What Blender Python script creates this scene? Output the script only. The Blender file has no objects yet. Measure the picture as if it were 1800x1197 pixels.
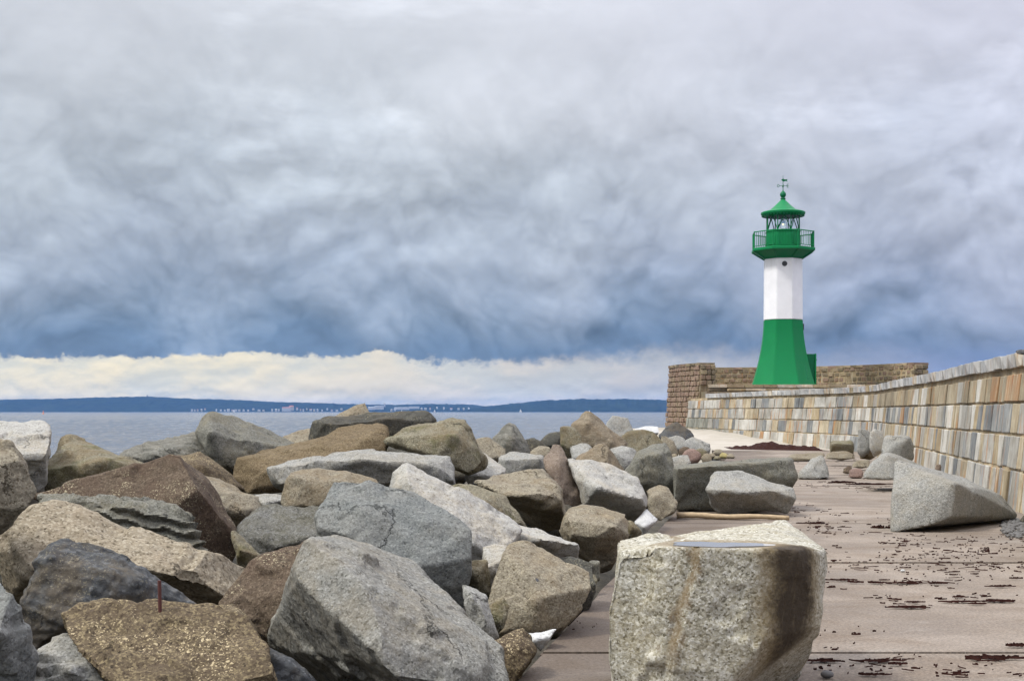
import bpy, bmesh, math, random
import numpy as np
from mathutils import Vector, Matrix

# ------------------------------------------------------------------ camera
SC = bpy.context.scene
COL = SC.collection
EYE = 1.7            # eye height above the quay
FOC = 2400.0         # focal length in pixels of the 1800 px wide photograph
HOR = 723.0          # row of the sea horizon
cam_d = bpy.data.cameras.new('camera')
cam_d.sensor_width = 36.0
cam_d.lens = FOC / 1800 * 36
cam_d.shift_y = (HOR - 598.5) / 1800
cam_d.clip_start = 0.1
cam_d.clip_end = 40000
cam = bpy.data.objects.new('camera', cam_d)
COL.objects.link(cam)
cam.location = (0, 0, EYE)
cam.rotation_euler = (math.radians(90), 0, 0)
SC.camera = cam

SC.render.engine = 'CYCLES'
SC.cycles.use_denoising = True
SC.cycles.max_bounces = 12
SC.cycles.diffuse_bounces = 3
SC.cycles.glossy_bounces = 3
SC.cycles.transmission_bounces = 12
SC.cycles.volume_bounces = 0
SC.cycles.transparent_max_bounces = 8
SC.cycles.caustics_reflective = False
SC.cycles.caustics_refractive = False
SC.view_settings.view_transform = 'Standard'
SC.view_settings.look = 'None'
SC.view_settings.gamma = 1.0
SC.view_settings.use_curve_mapping = False
SC.view_settings.exposure = 1.0

SUN_TO = Vector((-0.56, -0.17, 0.82)).normalized()
SUN_EL = math.asin(SUN_TO.z)
SUN_AZ = math.atan2(SUN_TO.x, SUN_TO.y)


# ------------------------------------------------------------------ node helper
def S2L(r, g, b):
    f = lambda c: (c / 255 / 12.92) if c / 255 <= 0.04045 else ((c / 255 + 0.055) / 1.055) ** 2.4
    return (f(r), f(g), f(b), 1.0)


class NT:
    """small wrapper that makes node graphs short to write"""
    def __init__(s, tree):
        s.t = tree
        tree.nodes.clear()

    def n(s, kind, **kw):
        nd = s.t.nodes.new(kind)
        for k, v in kw.items():
            setattr(nd, k, v)
        return nd

    def put(s, sock, v):
        if isinstance(v, bpy.types.NodeSocket):
            s.t.links.new(v, sock)
        elif v is not None:
            if hasattr(sock.default_value, '__len__'):
                if not hasattr(v, '__len__'):
                    v = (v,) * len(sock.default_value)
                elif len(sock.default_value) == 3:
                    v = v[:3]
                elif len(sock.default_value) == 4 and len(v) == 3:
                    v = (*v, 1.0)
            sock.default_value = v

    def m(s, op, a, b=None, c=None, clamp=False):
        nd = s.n('ShaderNodeMath', operation=op, use_clamp=clamp)
        for i, v in enumerate((a, b, c)):
            if v is not None:
                s.put(nd.inputs[i], v)
        return nd.outputs[0]

    def mix(s, f, a, b, blend='MIX'):
        nd = s.n('ShaderNodeMix', data_type='RGBA', blend_type=blend)
        nd.clamp_factor = True
        s.put(nd.inputs[0], f)
        s.put(nd.inputs[6], a)
        s.put(nd.inputs[7], b)
        return nd.outputs[2]

    def rng(s, v, a, b, c=0.0, d=1.0, smooth=True):
        nd = s.n('ShaderNodeMapRange', interpolation_type='SMOOTHSTEP' if smooth else 'LINEAR')
        nd.clamp = True
        for i, q in enumerate((v, a, b, c, d)):
            s.put(nd.inputs[i], q)
        return nd.outputs[0]

    def noise(s, vec, scale, detail=4.0, rough=0.55, dist=0.0, color=False):
        nd = s.n('ShaderNodeTexNoise')
        s.put(nd.inputs['Vector'], vec)
        nd.inputs['Scale'].default_value = scale
        nd.inputs['Detail'].default_value = detail
        nd.inputs['Roughness'].default_value = rough
        nd.inputs['Distortion'].default_value = dist
        return nd.outputs['Color' if color else 'Fac']

    def voro(s, vec, scale, feature='F1', out='Distance', rand=1.0):
        nd = s.n('ShaderNodeTexVoronoi', feature=feature)
        s.put(nd.inputs['Vector'], vec)
        nd.inputs['Scale'].default_value = scale
        nd.inputs['Randomness'].default_value = rand
        return nd.outputs[out]

    def vmul(s, v, xyz):
        nd = s.n('ShaderNodeVectorMath', operation='MULTIPLY')
        s.put(nd.inputs[0], v)
        s.put(nd.inputs[1], xyz)
        return nd.outputs[0]

    def vadd(s, v, w):
        nd = s.n('ShaderNodeVectorMath', operation='ADD')
        s.put(nd.inputs[0], v)
        s.put(nd.inputs[1], w)
        return nd.outputs[0]

    def sep(s, v):
        nd = s.n('ShaderNodeSeparateXYZ')
        s.put(nd.inputs[0], v)
        return nd.outputs

    def ramp(s, f, stops, interp='LINEAR'):
        nd = s.n('ShaderNodeValToRGB')
        cr = nd.color_ramp
        cr.interpolation = interp
        while len(cr.elements) > 1:
            cr.elements.remove(cr.elements[-1])
        cr.elements[0].position = stops[0][0]
        cr.elements[0].color = stops[0][1]
        for p, c in stops[1:]:
            e = cr.elements.new(p)
            e.color = c
        s.put(nd.inputs[0], f)
        return nd.outputs[0]

    def bump(s, h, strength, dist, normal=None):
        nd = s.n('ShaderNodeBump')
        nd.inputs['Strength'].default_value = strength
        nd.inputs['Distance'].default_value = dist
        s.put(nd.inputs['Height'], h)
        if normal is not None:
            s.put(nd.inputs['Normal'], normal)
        return nd.outputs[0]


# ------------------------------------------------------------------ world: heavy grey cloud deck, bright gap at the horizon
world = bpy.data.worlds.new('World')
SC.world = world
world.use_nodes = True
W = NT(world.node_tree)
tc = W.n('ShaderNodeTexCoord').outputs['Generated']
dx, dy, dz = W.sep(tc)
el = dz
side = dx                                              # -0.35 at the left of the picture, +0.35 at the right


def cloud_noise(vec, k, sc, detail, rough, dist=0.25):
    return W.noise(W.vmul(vec, (k, k, 1.0)), sc, detail, rough, dist)


def billow(off_z):
    """cauliflower heaps: rounded lumps parted by creases, four sizes"""
    base_ = W.vmul(W.vadd(tc, (7.3, 1.9, off_z)), (1.0, 1.0, 1.15))
    wv = W.vmul(W.noise(base_, 7.0, 4, 0.55, color=True), (0.10, 0.10, 0.10))
    v_ = W.vadd(base_, wv)
    tot = None
    for sc_, am_ in ((5.5, .50), (12.0, .27), (26.0, .15), (58.0, .08)):
        q_ = W.m('MULTIPLY', W.m('ABSOLUTE', W.m('SUBTRACT', W.noise(v_, sc_, 1, 0.5), 0.5)), 4.6 * am_)
        tot = q_ if tot is None else W.m('ADD', tot, q_)
    return tot


big = W.noise(W.vmul(tc, (1.0, 1.0, 1.9)), 3.4, 7, 0.55, 0.2)                  # broad sheets
streak = W.noise(W.vmul(W.vadd(tc, (3.1, 0.7, 0.0)), (1.0, 1.0, 2.7)), 4.6, 8, 0.56, 0.15)
puff = billow(0.0)
relief = W.m('SUBTRACT', puff, billow(0.013))         # lit upper rims of the cloud heaps
low = W.rng(el, 0.30, 0.10)                           # heaps show in the lower sky, smoother sheet above
e2 = W.m('ADD', el, W.m('MULTIPLY', W.m('SUBTRACT', big, 0.5), W.rng(el, 0.03, 0.15, 0.05, 0.16)))
e3 = W.m('ADD', e2, W.m('MULTIPLY', W.m('SUBTRACT', puff, 0.42), W.rng(el, 0.03, 0.34, 0.05, 0.02)))
deck = W.ramp(W.rng(e3, 0.0, 0.5, smooth=False), [
    (0.00, S2L(94, 117, 147)), (0.10, S2L(107, 131, 161)), (0.136, S2L(128, 146, 170)),
    (0.186, S2L(150, 162, 181)), (0.228, S2L(166, 175, 190)), (0.31, S2L(182, 189, 199)), (0.44, S2L(195, 199, 207)),
    (0.60, S2L(209, 211, 219)), (1.0, S2L(228, 229, 235))])
tint = W.mix(W.rng(side, -0.1, 0.45), (0.99, 1.005, 1.0, 1), (1.0, 0.98, 1.05, 1))
deck = W.mix(1.0, deck, tint, 'MULTIPLY')
gain = W.m('ADD', 1.0, W.m('MULTIPLY', W.m('SUBTRACT', streak, 0.5), W.rng(el, 0.04, 0.2, 0.20, 0.52)))
gain = W.m('ADD', gain, W.m('MULTIPLY', relief, W.m('ADD', W.m('MULTIPLY', low, 0.78), 0.10)))
gain = W.m('ADD', gain, W.m('MULTIPLY', W.m('SUBTRACT', puff, 0.42), W.m('MULTIPLY', low, 0.12)))
brk = W.noise(W.vmul(W.vadd(tc, (5.5, 8.2, 0.3)), (1.0, 1.0, 3.0)), 5.0, 6, 0.55, 0.2)   # thin places where light comes through
gain = W.m('ADD', gain, W.m('MULTIPLY', W.rng(brk, 0.54, 0.70), W.rng(el, 0.08, 0.16, 0.0, 0.24)))
deck = W.mix(1.0, deck, gain, 'MULTIPLY')
zen = W.rng(el, 0.26, 1.0, 1.0, 2.7, smooth=False)   # an overcast sky brightens to the zenith
deck = W.mix(1.0, deck, zen, 'MULTIPLY')
# the gap under the deck
cum = W.noise(W.vmul(W.vadd(tc, (1.7, 5.2, 0.0)), (1.0, 1.0, 2.6)), 17.0, 8, 0.6, 0.1)
cum_up = W.noise(W.vmul(W.vadd(tc, (1.7, 5.2, 0.004)), (1.0, 1.0, 2.6)), 17.0, 8, 0.6, 0.1)
gapc = W.ramp(W.rng(side, -0.42, 0.42, smooth=False), [
    (0.0, S2L(248, 235, 203)), (0.25, S2L(243, 231, 202)), (0.45, S2L(222, 214, 200)),
    (0.62, S2L(198, 194, 192)), (0.74, S2L(160, 167, 183)), (0.90, S2L(122, 142, 186)), (1.0, S2L(116, 138, 184))])
gaplow = W.mix(W.rng(side, -0.1, 0.25), S2L(196, 204, 204), S2L(180, 184, 192))
gap = W.mix(W.m('MULTIPLY', W.rng(cum, 0.40, 0.60, 1.0, 0.0), W.rng(side, 0.3, 0.05, 0.0, 0.6)), gapc, gaplow)
gap = W.mix(1.0, gap, W.m('ADD', 1.0, W.m('MULTIPLY', W.m('SUBTRACT', cum, cum_up), W.rng(el, 0.0, 0.03, 1.7, 0.5))), 'MULTIPLY')
edge_n = W.noise(W.vmul(W.vadd(tc, (0.3, 2.2, 0.0)), (1.0, 1.0, 1.3)), 17.0, 9, 0.68, 0.1)
edge = W.m('ADD', W.m('SUBTRACT', el, 0.0385), W.m('MULTIPLY', W.m('SUBTRACT', edge_n, 0.5), 0.046))
edge_w = W.rng(side, -0.1, 0.3, 0.0018, 0.016)
mask = W.rng(edge, W.m('MULTIPLY', edge_w, -1.0), edge_w)
skyc = W.mix(mask, gap, deck)
# dark shreds of cloud floating in the gap
shred = W.noise(W.vmul(W.vadd(tc, (9.4, 4.1, 0.0)), (1.0, 1.0, 3.4)), 16.0, 7, 0.6, 0.3)
shm = W.m('MULTIPLY', W.rng(shred, 0.66, 0.74), W.m('MULTIPLY', W.m('MULTIPLY', W.rng(el, 0.012, 0.02), W.rng(el, 0.06, 0.045)), 0.6))
skyc = W.mix(shm, skyc, S2L(122, 136, 158))
nish = W.n('ShaderNodeTexSky', sky_type='NISHITA', sun_disc=False)
nish.sun_elevation = SUN_EL
nish.sun_rotation = SUN_AZ
bg_sky = W.n('ShaderNodeBackground')
W.put(bg_sky.inputs[0], nish.outputs[0])
bg_sky.inputs[1].default_value = 0.06
bg_cloud = W.n('ShaderNodeBackground')
W.put(bg_cloud.inputs[0], skyc)
bg_cloud.inputs[1].default_value = 0.55
mixbg = W.n('ShaderNodeMixShader')
mixbg.inputs[0].default_value = 0.95                   # the deck covers nearly all of the blue
W.t.links.new(bg_sky.outputs[0], mixbg.inputs[1])
W.t.links.new(bg_cloud.outputs[0], mixbg.inputs[2])
wo = W.n('ShaderNodeOutputWorld')
W.t.links.new(mixbg.outputs[0], wo.inputs[0])

# ------------------------------------------------------------------ sun behind the clouds
sun_d = bpy.data.lights.new('sun', 'SUN')
sun_d.energy = 1.5
sun_d.angle = math.radians(10)
sun_d.color = (1.0, 0.965, 0.90)
sun = bpy.data.objects.new('sun', sun_d)
COL.objects.link(sun)
sun.location = (-20, -10, 40)
sun.rotation_euler = SUN_TO.to_track_quat('Z', 'Y').to_euler()


# ------------------------------------------------------------------ general helpers
def P(px, py, d):
    """point at distance d (metres along the view axis) seen at photograph pixel px, py"""
    return Vector(((px - 900) / FOC * d, d, EYE - (py - HOR) / FOC * d))


def mesh_obj(name, verts, faces, mat=None, parent=None, smooth=False, loc=(0, 0, 0)):
    me = bpy.data.meshes.new(name)
    me.from_pydata([tuple(v) for v in verts], [], [tuple(f) for f in faces])
    me.update()
    return link(name, me, mat, parent, smooth, loc)


def link(name, me, mat=None, parent=None, smooth=False, loc=(0, 0, 0)):
    if mat:
        me.materials.append(mat)
    if smooth:
        me.polygons.foreach_set('use_smooth', [True] * len(me.polygons))
    o = bpy.data.objects.new(name, me)
    COL.objects.link(o)
    o.parent = parent
    o.location = loc
    return o


def bm_obj(name, bm, mat=None, parent=None, smooth=False, loc=(0, 0, 0), recalc=True):
    if recalc:
        bmesh.ops.recalc_face_normals(bm, faces=bm.faces)
    me = bpy.data.meshes.new(name)
    bm.to_mesh(me)
    bm.free()
    return link(name, me, mat, parent, smooth, loc)


def tag(o, label=None, cat=None, group=None, kind=None):
    if label: o['label'] = label
    if cat: o['category'] = cat
    if group: o['group'] = group
    if kind: o['kind'] = kind
    return o


def empty(name, loc=(0, 0, 0)):
    o = bpy.data.objects.new(name, None)
    o.empty_display_size = 0.2
    COL.objects.link(o)
    o.location = loc
    return o


def add_box(bm, c, s, rot=None):
    r = bmesh.ops.create_cube(bm, size=1.0)
    M = Matrix.Translation(Vector(c)) @ (rot.to_4x4() if rot else Matrix()) @ Matrix.Diagonal((s[0], s[1], s[2], 1))
    bmesh.ops.transform(bm, matrix=M, verts=r['verts'])
    return r['verts']


def add_bar(bm, a, b, r, seg=6, r2=None):
    a, b = Vector(a), Vector(b)
    q = (b - a).to_track_quat('Z', 'Y').to_matrix().to_4x4()
    M = Matrix.Translation((a + b) / 2) @ q
    bmesh.ops.create_cone(bm, cap_ends=True, segments=seg, radius1=r, radius2=r if r2 is None else r2,
                          depth=(b - a).length, matrix=M)


def lathe(bm, prof, seg, rot0=0.0, cap=True):
    """rings of (radius, z)"""
    rings = []
    for r, z in prof:
        rings.append([bm.verts.new((r * math.sin(rot0 + 2 * math.pi * k / seg), -r * math.cos(rot0 + 2 * math.pi * k / seg), z)) for k in range(seg)])
    for a, b in zip(rings, rings[1:]):
        for k in range(seg):
            bm.faces.new((a[k], a[(k + 1) % seg], b[(k + 1) % seg], b[k]))
    if cap:
        bm.faces.new(rings[0][::-1])
        bm.faces.new(rings[-1])
    return rings


# vectorised gradient noise
_rs = np.random.RandomState(7)
_perm = np.concatenate([_rs.permutation(256)] * 3)
_g = _rs.normal(size=(256, 3))
_g /= np.linalg.norm(_g, axis=1)[:, None]


def pnoise(p):
    i = np.floor(p).astype(np.int64)
    f = p - i
    i &= 255
    u = f * f * f * (f * (f * 6 - 15) + 10)
    out = 0
    for cx in (0, 1):
        wx = u[:, 0] if cx else 1 - u[:, 0]
        for cy in (0, 1):
            wy = u[:, 1] if cy else 1 - u[:, 1]
            for cz in (0, 1):
                wz = u[:, 2] if cz else 1 - u[:, 2]
                h = _perm[_perm[_perm[(i[:, 0] + cx) & 255] + ((i[:, 1] + cy) & 255)] + ((i[:, 2] + cz) & 255)]
                g = _g[h]
                out = out + wx * wy * wz * (g[:, 0] * (f[:, 0] - cx) + g[:, 1] * (f[:, 1] - cy) + g[:, 2] * (f[:, 2] - cz))
    return out


def fbm(p, octv=4, gain=0.5):
    a, s, r = 1.0, 1.0, 0
    for _ in range(octv):
        r = r + a * pnoise(p * s)
        a *= gain
        s *= 2.03
    return r


# ------------------------------------------------------------------ materials
MAT = {}


def new_mat(name):
    m = bpy.data.materials.new(name)
    m.use_nodes = True
    t = NT(m.node_tree)
    out = t.n('ShaderNodeOutputMaterial')
    b = t.n('ShaderNodeBsdfPrincipled')
    t.t.links.new(b.outputs[0], out.inputs['Surface'])
    MAT[name] = m
    return m, t, b


def plain(name, col, rough=0.6, metal=0.0, var=0.12, scale=3.0, bump=0.0, spec=0.5):
    m, t, b = new_mat(name)
    pos = t.n('ShaderNodeNewGeometry').outputs['Position']
    nz = t.noise(pos, scale, 5, 0.6)
    c = t.mix(1.0, (*col[:3], 1), t.m('ADD', 1 - var, t.m('MULTIPLY', nz, 2 * var)), 'MULTIPLY')
    t.put(b.inputs['Base Color'], c)
    b.inputs['Roughness'].default_value = rough
    b.inputs['Metallic'].default_value = metal
    b.inputs['Specular IOR Level'].default_value = spec
    if bump:
        t.put(b.inputs['Normal'], t.bump(nz, bump, 0.02))
    return m


def stone_mat(name, base, dark, light, stain=(0.2, 0.13, 0.06), stain_amt=0.35, lichen=0.0, lichen_col=(0.52, 0.46, 0.30),
              grain=88.0, rough=0.88, bump=0.7, stripe=0.0, moss=0.0, wet=0.0, tone=1.0):
    """granite: mineral grain, weather stains, lichen dots, pitted relief; coordinates are metres on the boulder"""
    base, dark, light, stain = [tuple(c * tone for c in q) for q in (base, dark, light, stain)]
    m, t, b = new_mat(name)
    oc = t.n('ShaderNodeTexCoord').outputs['Object']
    rnd = t.n('ShaderNodeObjectInfo').outputs['Random']
    off = t.n('ShaderNodeCombineXYZ')
    t.put(off.inputs[0], t.m('MULTIPLY', rnd, 37.0))
    t.put(off.inputs[1], t.m('MULTIPLY', rnd, 91.0))
    p = t.vadd(oc, off.outputs[0])
    big = t.noise(p, 1.5, 5, 0.6, 0.4)
    mid = t.noise(p, 6.5, 6, 0.68, 0.3)
    warp = t.vmul(t.noise(p, grain * .7, 2, .5, color=True), (.6 / grain,) * 3)
    cell = t.sep(t.voro(t.vadd(p, warp), grain, out='Color'))[0]
    gr2 = t.noise(p, grain * 0.30, 4, 0.72)
    v = t.m('ADD', t.m('MULTIPLY', cell, .62), t.m('MULTIPLY', gr2, .76))
    dark0 = dark
    dark = tuple(d_ * .68 + b_ * .32 for d_, b_ in zip(dark, base))
    mean = tuple(b_ * .8 + l_ * .2 for b_, l_ in zip(base, light))
    col = t.ramp(t.m('SUBTRACT', v, .19, clamp=True), [(.0, (*dark0, 1)), (.18, (*dark, 1)), (.33, (*base, 1)), (.60, (*mean, 1)), (.78, (*light, 1))])
    if stripe:
        st = t.noise(t.vmul(p, (2.0, 9.0, 14.0)), 2.0, 5, 0.6, 0.2)
        col = t.mix(t.m('MULTIPLY', t.rng(st, 0.42, 0.62), stripe), col, (*dark, 1))
    sm = t.m('MULTIPLY', t.rng(t.m('ADD', t.m('MULTIPLY', big, 0.6), t.m('MULTIPLY', mid, 0.4)), 0.44, 0.60), stain_amt)
    col = t.mix(sm, col, (*stain, 1))
    col = t.mix(1.0, col, t.m('ADD', 0.5, t.m('MULTIPLY', mid, 1.0)), 'MULTIPLY')
    col = t.mix(1.0, col, t.m('ADD', 0.66, t.m('MULTIPLY', big, 0.68)), 'MULTIPLY')
    cw = t.vadd(p, t.vmul(t.noise(p, 3.0, 5, .65, color=True), (.5, .5, .5)))
    ck = t.voro(cw, .7, 'DISTANCE_TO_EDGE')
    crack = t.m('MULTIPLY', t.rng(ck, .001, .009, 1.0, 0.0), t.rng(t.noise(t.vadd(p, (7, 1, 3)), 1.8, 3, .5), .5, .6))
    col = t.mix(t.m('MULTIPLY', crack, .75), col, tuple(c * .45 for c in dark0) + (1,))
    if moss:
        mm_ = t.m('MULTIPLY', t.rng(t.noise(t.vadd(p, (5, 3, 1)), 3.0, 6, 0.7), 0.5, 0.62), moss)
        col = t.mix(mm_, col, (0.085, 0.085, 0.025, 1))
    if lichen:
        pw = t.vadd(p, t.vmul(t.noise(p, 30, 3, .6, color=True), (.05, .05, .05)))
        v1 = t.voro(pw, 24.0)
        v2 = t.voro(t.vadd(pw, (2, 2, 2)), 58.0)
        patch = t.rng(t.noise(t.vadd(p, (11, 4, 8)), 3.4, 5, 0.65), 0.47, 0.60)
        dots = t.m('MAXIMUM', t.m('MULTIPLY', t.rng(v1, 0.16, 0.24, 1.0, 0.0), .8), t.rng(v2, 0.20, 0.30, 1.0, 0.0))
        col = t.mix(t.m('MULTIPLY', t.m('MULTIPLY', dots, patch), lichen), col, (*lichen_col, 1))
    t.put(b.inputs['Base Color'], col)
    if wet:
        t.put(b.inputs['Roughness'], t.rng(mid, 0.4, 0.6, 0.25, rough))
    else:
        b.inputs['Roughness'].default_value = rough
    b.inputs['Specular IOR Level'].default_value = 0.25
    h = t.m('ADD', t.m('MULTIPLY', mid, .55), t.m('ADD', t.m('MULTIPLY', gr2, 0.5), t.m('SUBTRACT', t.m('MULTIPLY', cell, 0.10), t.m('MULTIPLY', crack, .5))))
    t.put(b.inputs['Normal'], t.bump(h, bump, 0.04))
    return m


stone_mat('granite_grey', (.33, .325, .295), (.10, .10, .085), (.50, .495, .46), (.19, .15, .085), .35, .15, tone=0.74)
stone_mat('granite_mid', (.27, .265, .235), (.085, .085, .07), (.42, .415, .38), (.19, .15, .09), .4, .15, tone=.72)
stone_mat('granite_olive_grey', (.20, .195, .16), (.06, .06, .045), (.33, .325, .28), (.15, .12, .06), .4, .15, tone=0.68)
stone_mat('granite_pale', (.50, .485, .44), (.20, .19, .155), (.66, .65, .60), (.32, .25, .14), .38, .0, tone=.68)
stone_mat('granite_white', (.74, .74, .72), (.52, .52, .5), (.82, .82, .81), (.55, .5, .4), .12, .0, tone=0.66)
stone_mat('granite_blue', (.235, .248, .236), (.09, .098, .092), (.355, .37, .35), (.16, .125, .085), .22, .0, tone=.64)
stone_mat('granite_tan', (.28, .243, .178), (.09, .065, .035), (.43, .385, .285), (.14, .095, .045), .5, .3, tone=0.74)
stone_mat('granite_olive', (.205, .182, .122), (.06, .052, .032), (.36, .33, .24), (.12, .075, .025), .5, .4, moss=.4, tone=0.76)
stone_mat('granite_brown', (.125, .09, .06), (.04, .028, .018), (.22, .168, .115), (.07, .042, .028), .55, .75, tone=0.72)
stone_mat('granite_rust', (.16, .115, .062), (.06, .042, .022), (.27, .21, .125), (.10, .072, .036), .55, .25, tone=0.78)
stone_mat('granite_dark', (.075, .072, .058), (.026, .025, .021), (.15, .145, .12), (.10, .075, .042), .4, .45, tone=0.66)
stone_mat('slate', (.085, .090, .094), (.033, .036, .039), (.165, .172, .178), (.105, .083, .055), .75, .22, grain=40, stripe=.4, tone=0.72)
stone_mat('granite_pink', (.29, .225, .17), (.12, .088, .063), (.41, .335, .265), (.18, .125, .08), .45, .0, tone=0.66)
stone_mat('gneiss_tan', (.27, .22, .15), (.11, .085, .055), (.41, .355, .26), (.16, .11, .06), .4, .1, stripe=.6, tone=0.76)
stone_mat('gneiss_dark', (.20, .195, .165), (.07, .07, .055), (.34, .33, .29), (.14, .11, .065), .35, .2, stripe=.6, tone=0.76)
stone_mat('granite_speckled', (.335, .28, .195), (.06, .045, .026), (.51, .45, .34), (.15, .11, .07), .35, .1, grain=62, tone=0.74)
stone_mat('granite_wet', (.14, .135, .11), (.05, .05, .04), (.27, .265, .24), (.09, .08, .045), .35, .12, wet=1, tone=0.66)
stone_mat('granite_lichened', (.155, .115, .07), (.045, .032, .02), (.36, .285, .16), (.06, .04, .026), .6, 1.0, lichen_col=(.50, .41, .25), tone=0.66)
stone_mat('red_stone', (.20, .135, .11), (.1, .062, .05), (.3, .22, .185), (.13, .08, .06), .3)
stone_mat('yellow_stone', (.30, .25, .10), (.14, .115, .045), (.4, .35, .18), (.16, .12, .04), .3)


def block_mat(name, base, dark, rust=0.3, rust_col=(.42, .17, .04)):
    """dressed facing stone with rust and lime running down it"""
    m, t, b = new_mat(name)
    pos = t.n('ShaderNodeNewGeometry').outputs['Position']
    rnd = t.n('ShaderNodeObjectInfo').outputs['Random']
    n1 = t.noise(pos, 2.2, 6, 0.65, 0.3)
    n2 = t.noise(pos, 24.0, 5, 0.7)
    run = t.noise(t.vmul(pos, (1.0, 1.0, 0.10)), 5.0, 5, 0.62, 0.15)
    run2 = t.noise(t.vmul(t.vadd(pos, (4, 9, 2)), (1.0, 1.0, 0.07)), 9.0, 5, 0.6, 0.1)
    col = t.mix(t.rng(n1, 0.36, 0.64), (*dark, 1), (*base, 1))
    col = t.mix(1.0, col, t.m('ADD', 0.88, t.m('MULTIPLY', rnd, 0.22)), 'MULTIPLY')
    col = t.mix(1.0, col, t.m('ADD', 0.8, t.m('MULTIPLY', n2, 0.4)), 'MULTIPLY')
    grime = t.noise(t.vmul(t.vadd(pos, (3, 1, 7)), (1, 1, .6)), .55, 6, .65, .4)
    col = t.mix(1.0, col, t.rng(grime, .36, .62, .68, 1.08), 'MULTIPLY')
    col = t.mix(t.m('MULTIPLY', t.rng(run2, 0.54, 0.68), 0.42), col, (.58, .54, .44, 1))
    col = t.mix(t.m('MULTIPLY', t.rng(run, 0.555, 0.66), rust), col, (*rust_col, 1))
    t.put(b.inputs['Base Color'], col)
    b.inputs['Roughness'].default_value = 0.85
    b.inputs['Specular IOR Level'].default_value = 0.3
    t.put(b.inputs['Normal'], t.bump(t.m('ADD', n1, t.m('MULTIPLY', n2, 0.5)), 0.5, 0.03))
    return m


block_mat('block_grey', (.40, .385, .345), (.30, .28, .235), .6)
block_mat('block_white', (.53, .515, .47), (.41, .39, .34), .4)
block_mat('block_cream', (.45, .385, .27), (.35, .285, .185), .65)
block_mat('block_tan', (.35, .285, .18), (.27, .21, .125), .65)
block_mat('block_blue', (.27, .28, .275), (.21, .215, .21), .3)
block_mat('block_slate', (.19, .2, .2), (.14, .147, .15), .2)
block_mat('block_rust', (.34, .195, .095), (.33, .235, .14), .7, (.28, .10, .03))
block_mat('block_green', (.27, .275, .235), (.2, .2, .165), .2)
block_mat('block_render', (.315, .265, .18), (.245, .20, .13), .65, (.34, .17, .065))
block_mat('mortar', (.40, .32, .20), (.30, .235, .145), .4)
block_mat('band', (.36, .31, .21), (.24, .205, .13), .2)
block_mat('coping_a', (.50, .50, .49), (.40, .39, .37), .2)
block_mat('coping_b', (.42, .43, .43), (.33, .33, .33), .2)
block_mat('coping_c', (.52, .47, .39), (.4, .33, .24), .4)
stone_mat('masonry_red', (.235, .155, .115), (.12, .075, .055), (.33, .24, .18), (.13, .12, .06), .5, grain=12)
stone_mat('masonry_brown', (.27, .205, .135), (.14, .10, .065), (.38, .31, .22), (.16, .15, .07), .5, grain=12)
stone_mat('masonry_dark', (.17, .13, .095), (.09, .07, .05), (.26, .21, .15), (.12, .12, .05), .5, grain=12)

# lighthouse paint
def paint(name, col, rough=.38, streak=.25, streak_col=(.3, .25, .18)):
    m, t, b = new_mat(name)
    pos = t.n('ShaderNodeNewGeometry').outputs['Position']
    n1 = t.noise(pos, 1.3, 5, 0.6)
    run = t.noise(t.vmul(pos, (1, 1, .12)), 4.0, 5, .6, .1)
    c = t.mix(1.0, (*col, 1), t.m('ADD', .86, t.m('MULTIPLY', n1, .28)), 'MULTIPLY')
    c = t.mix(t.m('MULTIPLY', t.rng(run, .58, .75), streak), c, (*streak_col, 1))
    t.put(b.inputs['Base Color'], c)
    t.put(b.inputs['Roughness'], t.rng(n1, .3, .7, rough - .08, rough + .12))
    b.inputs['Specular IOR Level'].default_value = .25
    t.put(b.inputs['Normal'], t.bump(t.noise(pos, 5.0, 4, .6), .12, .03))
    return m


paint('paint_green', (.0, .185, .055), .5, .3, (.0, .13, .042))
paint('paint_green_dark', (.0, .13, .048), .5, .2, (.005, .085, .035))
paint('paint_white', (.80, .80, .82), .5, .22, (.62, .60, .56))
plain('iron_dark', (.03, .03, .032), .5)
plain('rusty_iron', (.085, .026, .02), .85, var=.35, scale=30)
plain('brass', (.7, .48, .2), .25, 1.0)
plain('wood', (.36, .27, .165), .9, var=.45, scale=14, bump=.4)
plain('seaweed', (.030, .011, .008), .9, var=.5, scale=18, bump=.4, spec=.1)
plain('pebble_dark', (.11, .105, .10), .7, var=.4, scale=20)
plain('house_white', (.42, .42, .41), .8)
plain('house_cream', (.36, .33, .28), .8)
plain('roof_red', (.34, .12, .07), .8)
plain('roof_grey', (.2, .2, .21), .8)
plain('sail_white', (.82, .82, .8), .8)
plain('buoy_orange', (.7, .22, .05), .5)
plain('boat_hull', (.6, .6, .62), .5)

m, t, b = new_mat('glass')
b.inputs['Base Color'].default_value = (.95, .98, 1, 1)
b.inputs['Roughness'].default_value = .03
b.inputs['Transmission Weight'].default_value = 1.0
b.inputs['IOR'].default_value = 1.12
m, t, b = new_mat('lens_glass')
b.inputs['Base Color'].default_value = (.9, .97, .95, 1)
b.inputs['Roughness'].default_value = .06
b.inputs['Transmission Weight'].default_value = .95
b.inputs['IOR'].default_value = 1.12
m, t, b = new_mat('lamp_glow')
b.inputs['Base Color'].default_value = (.9, .8, .6, 1)
b.inputs['Emission Color'].default_value = (1, .82, .5, 1)
b.inputs['Emission Strength'].default_value = 1.0

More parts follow.
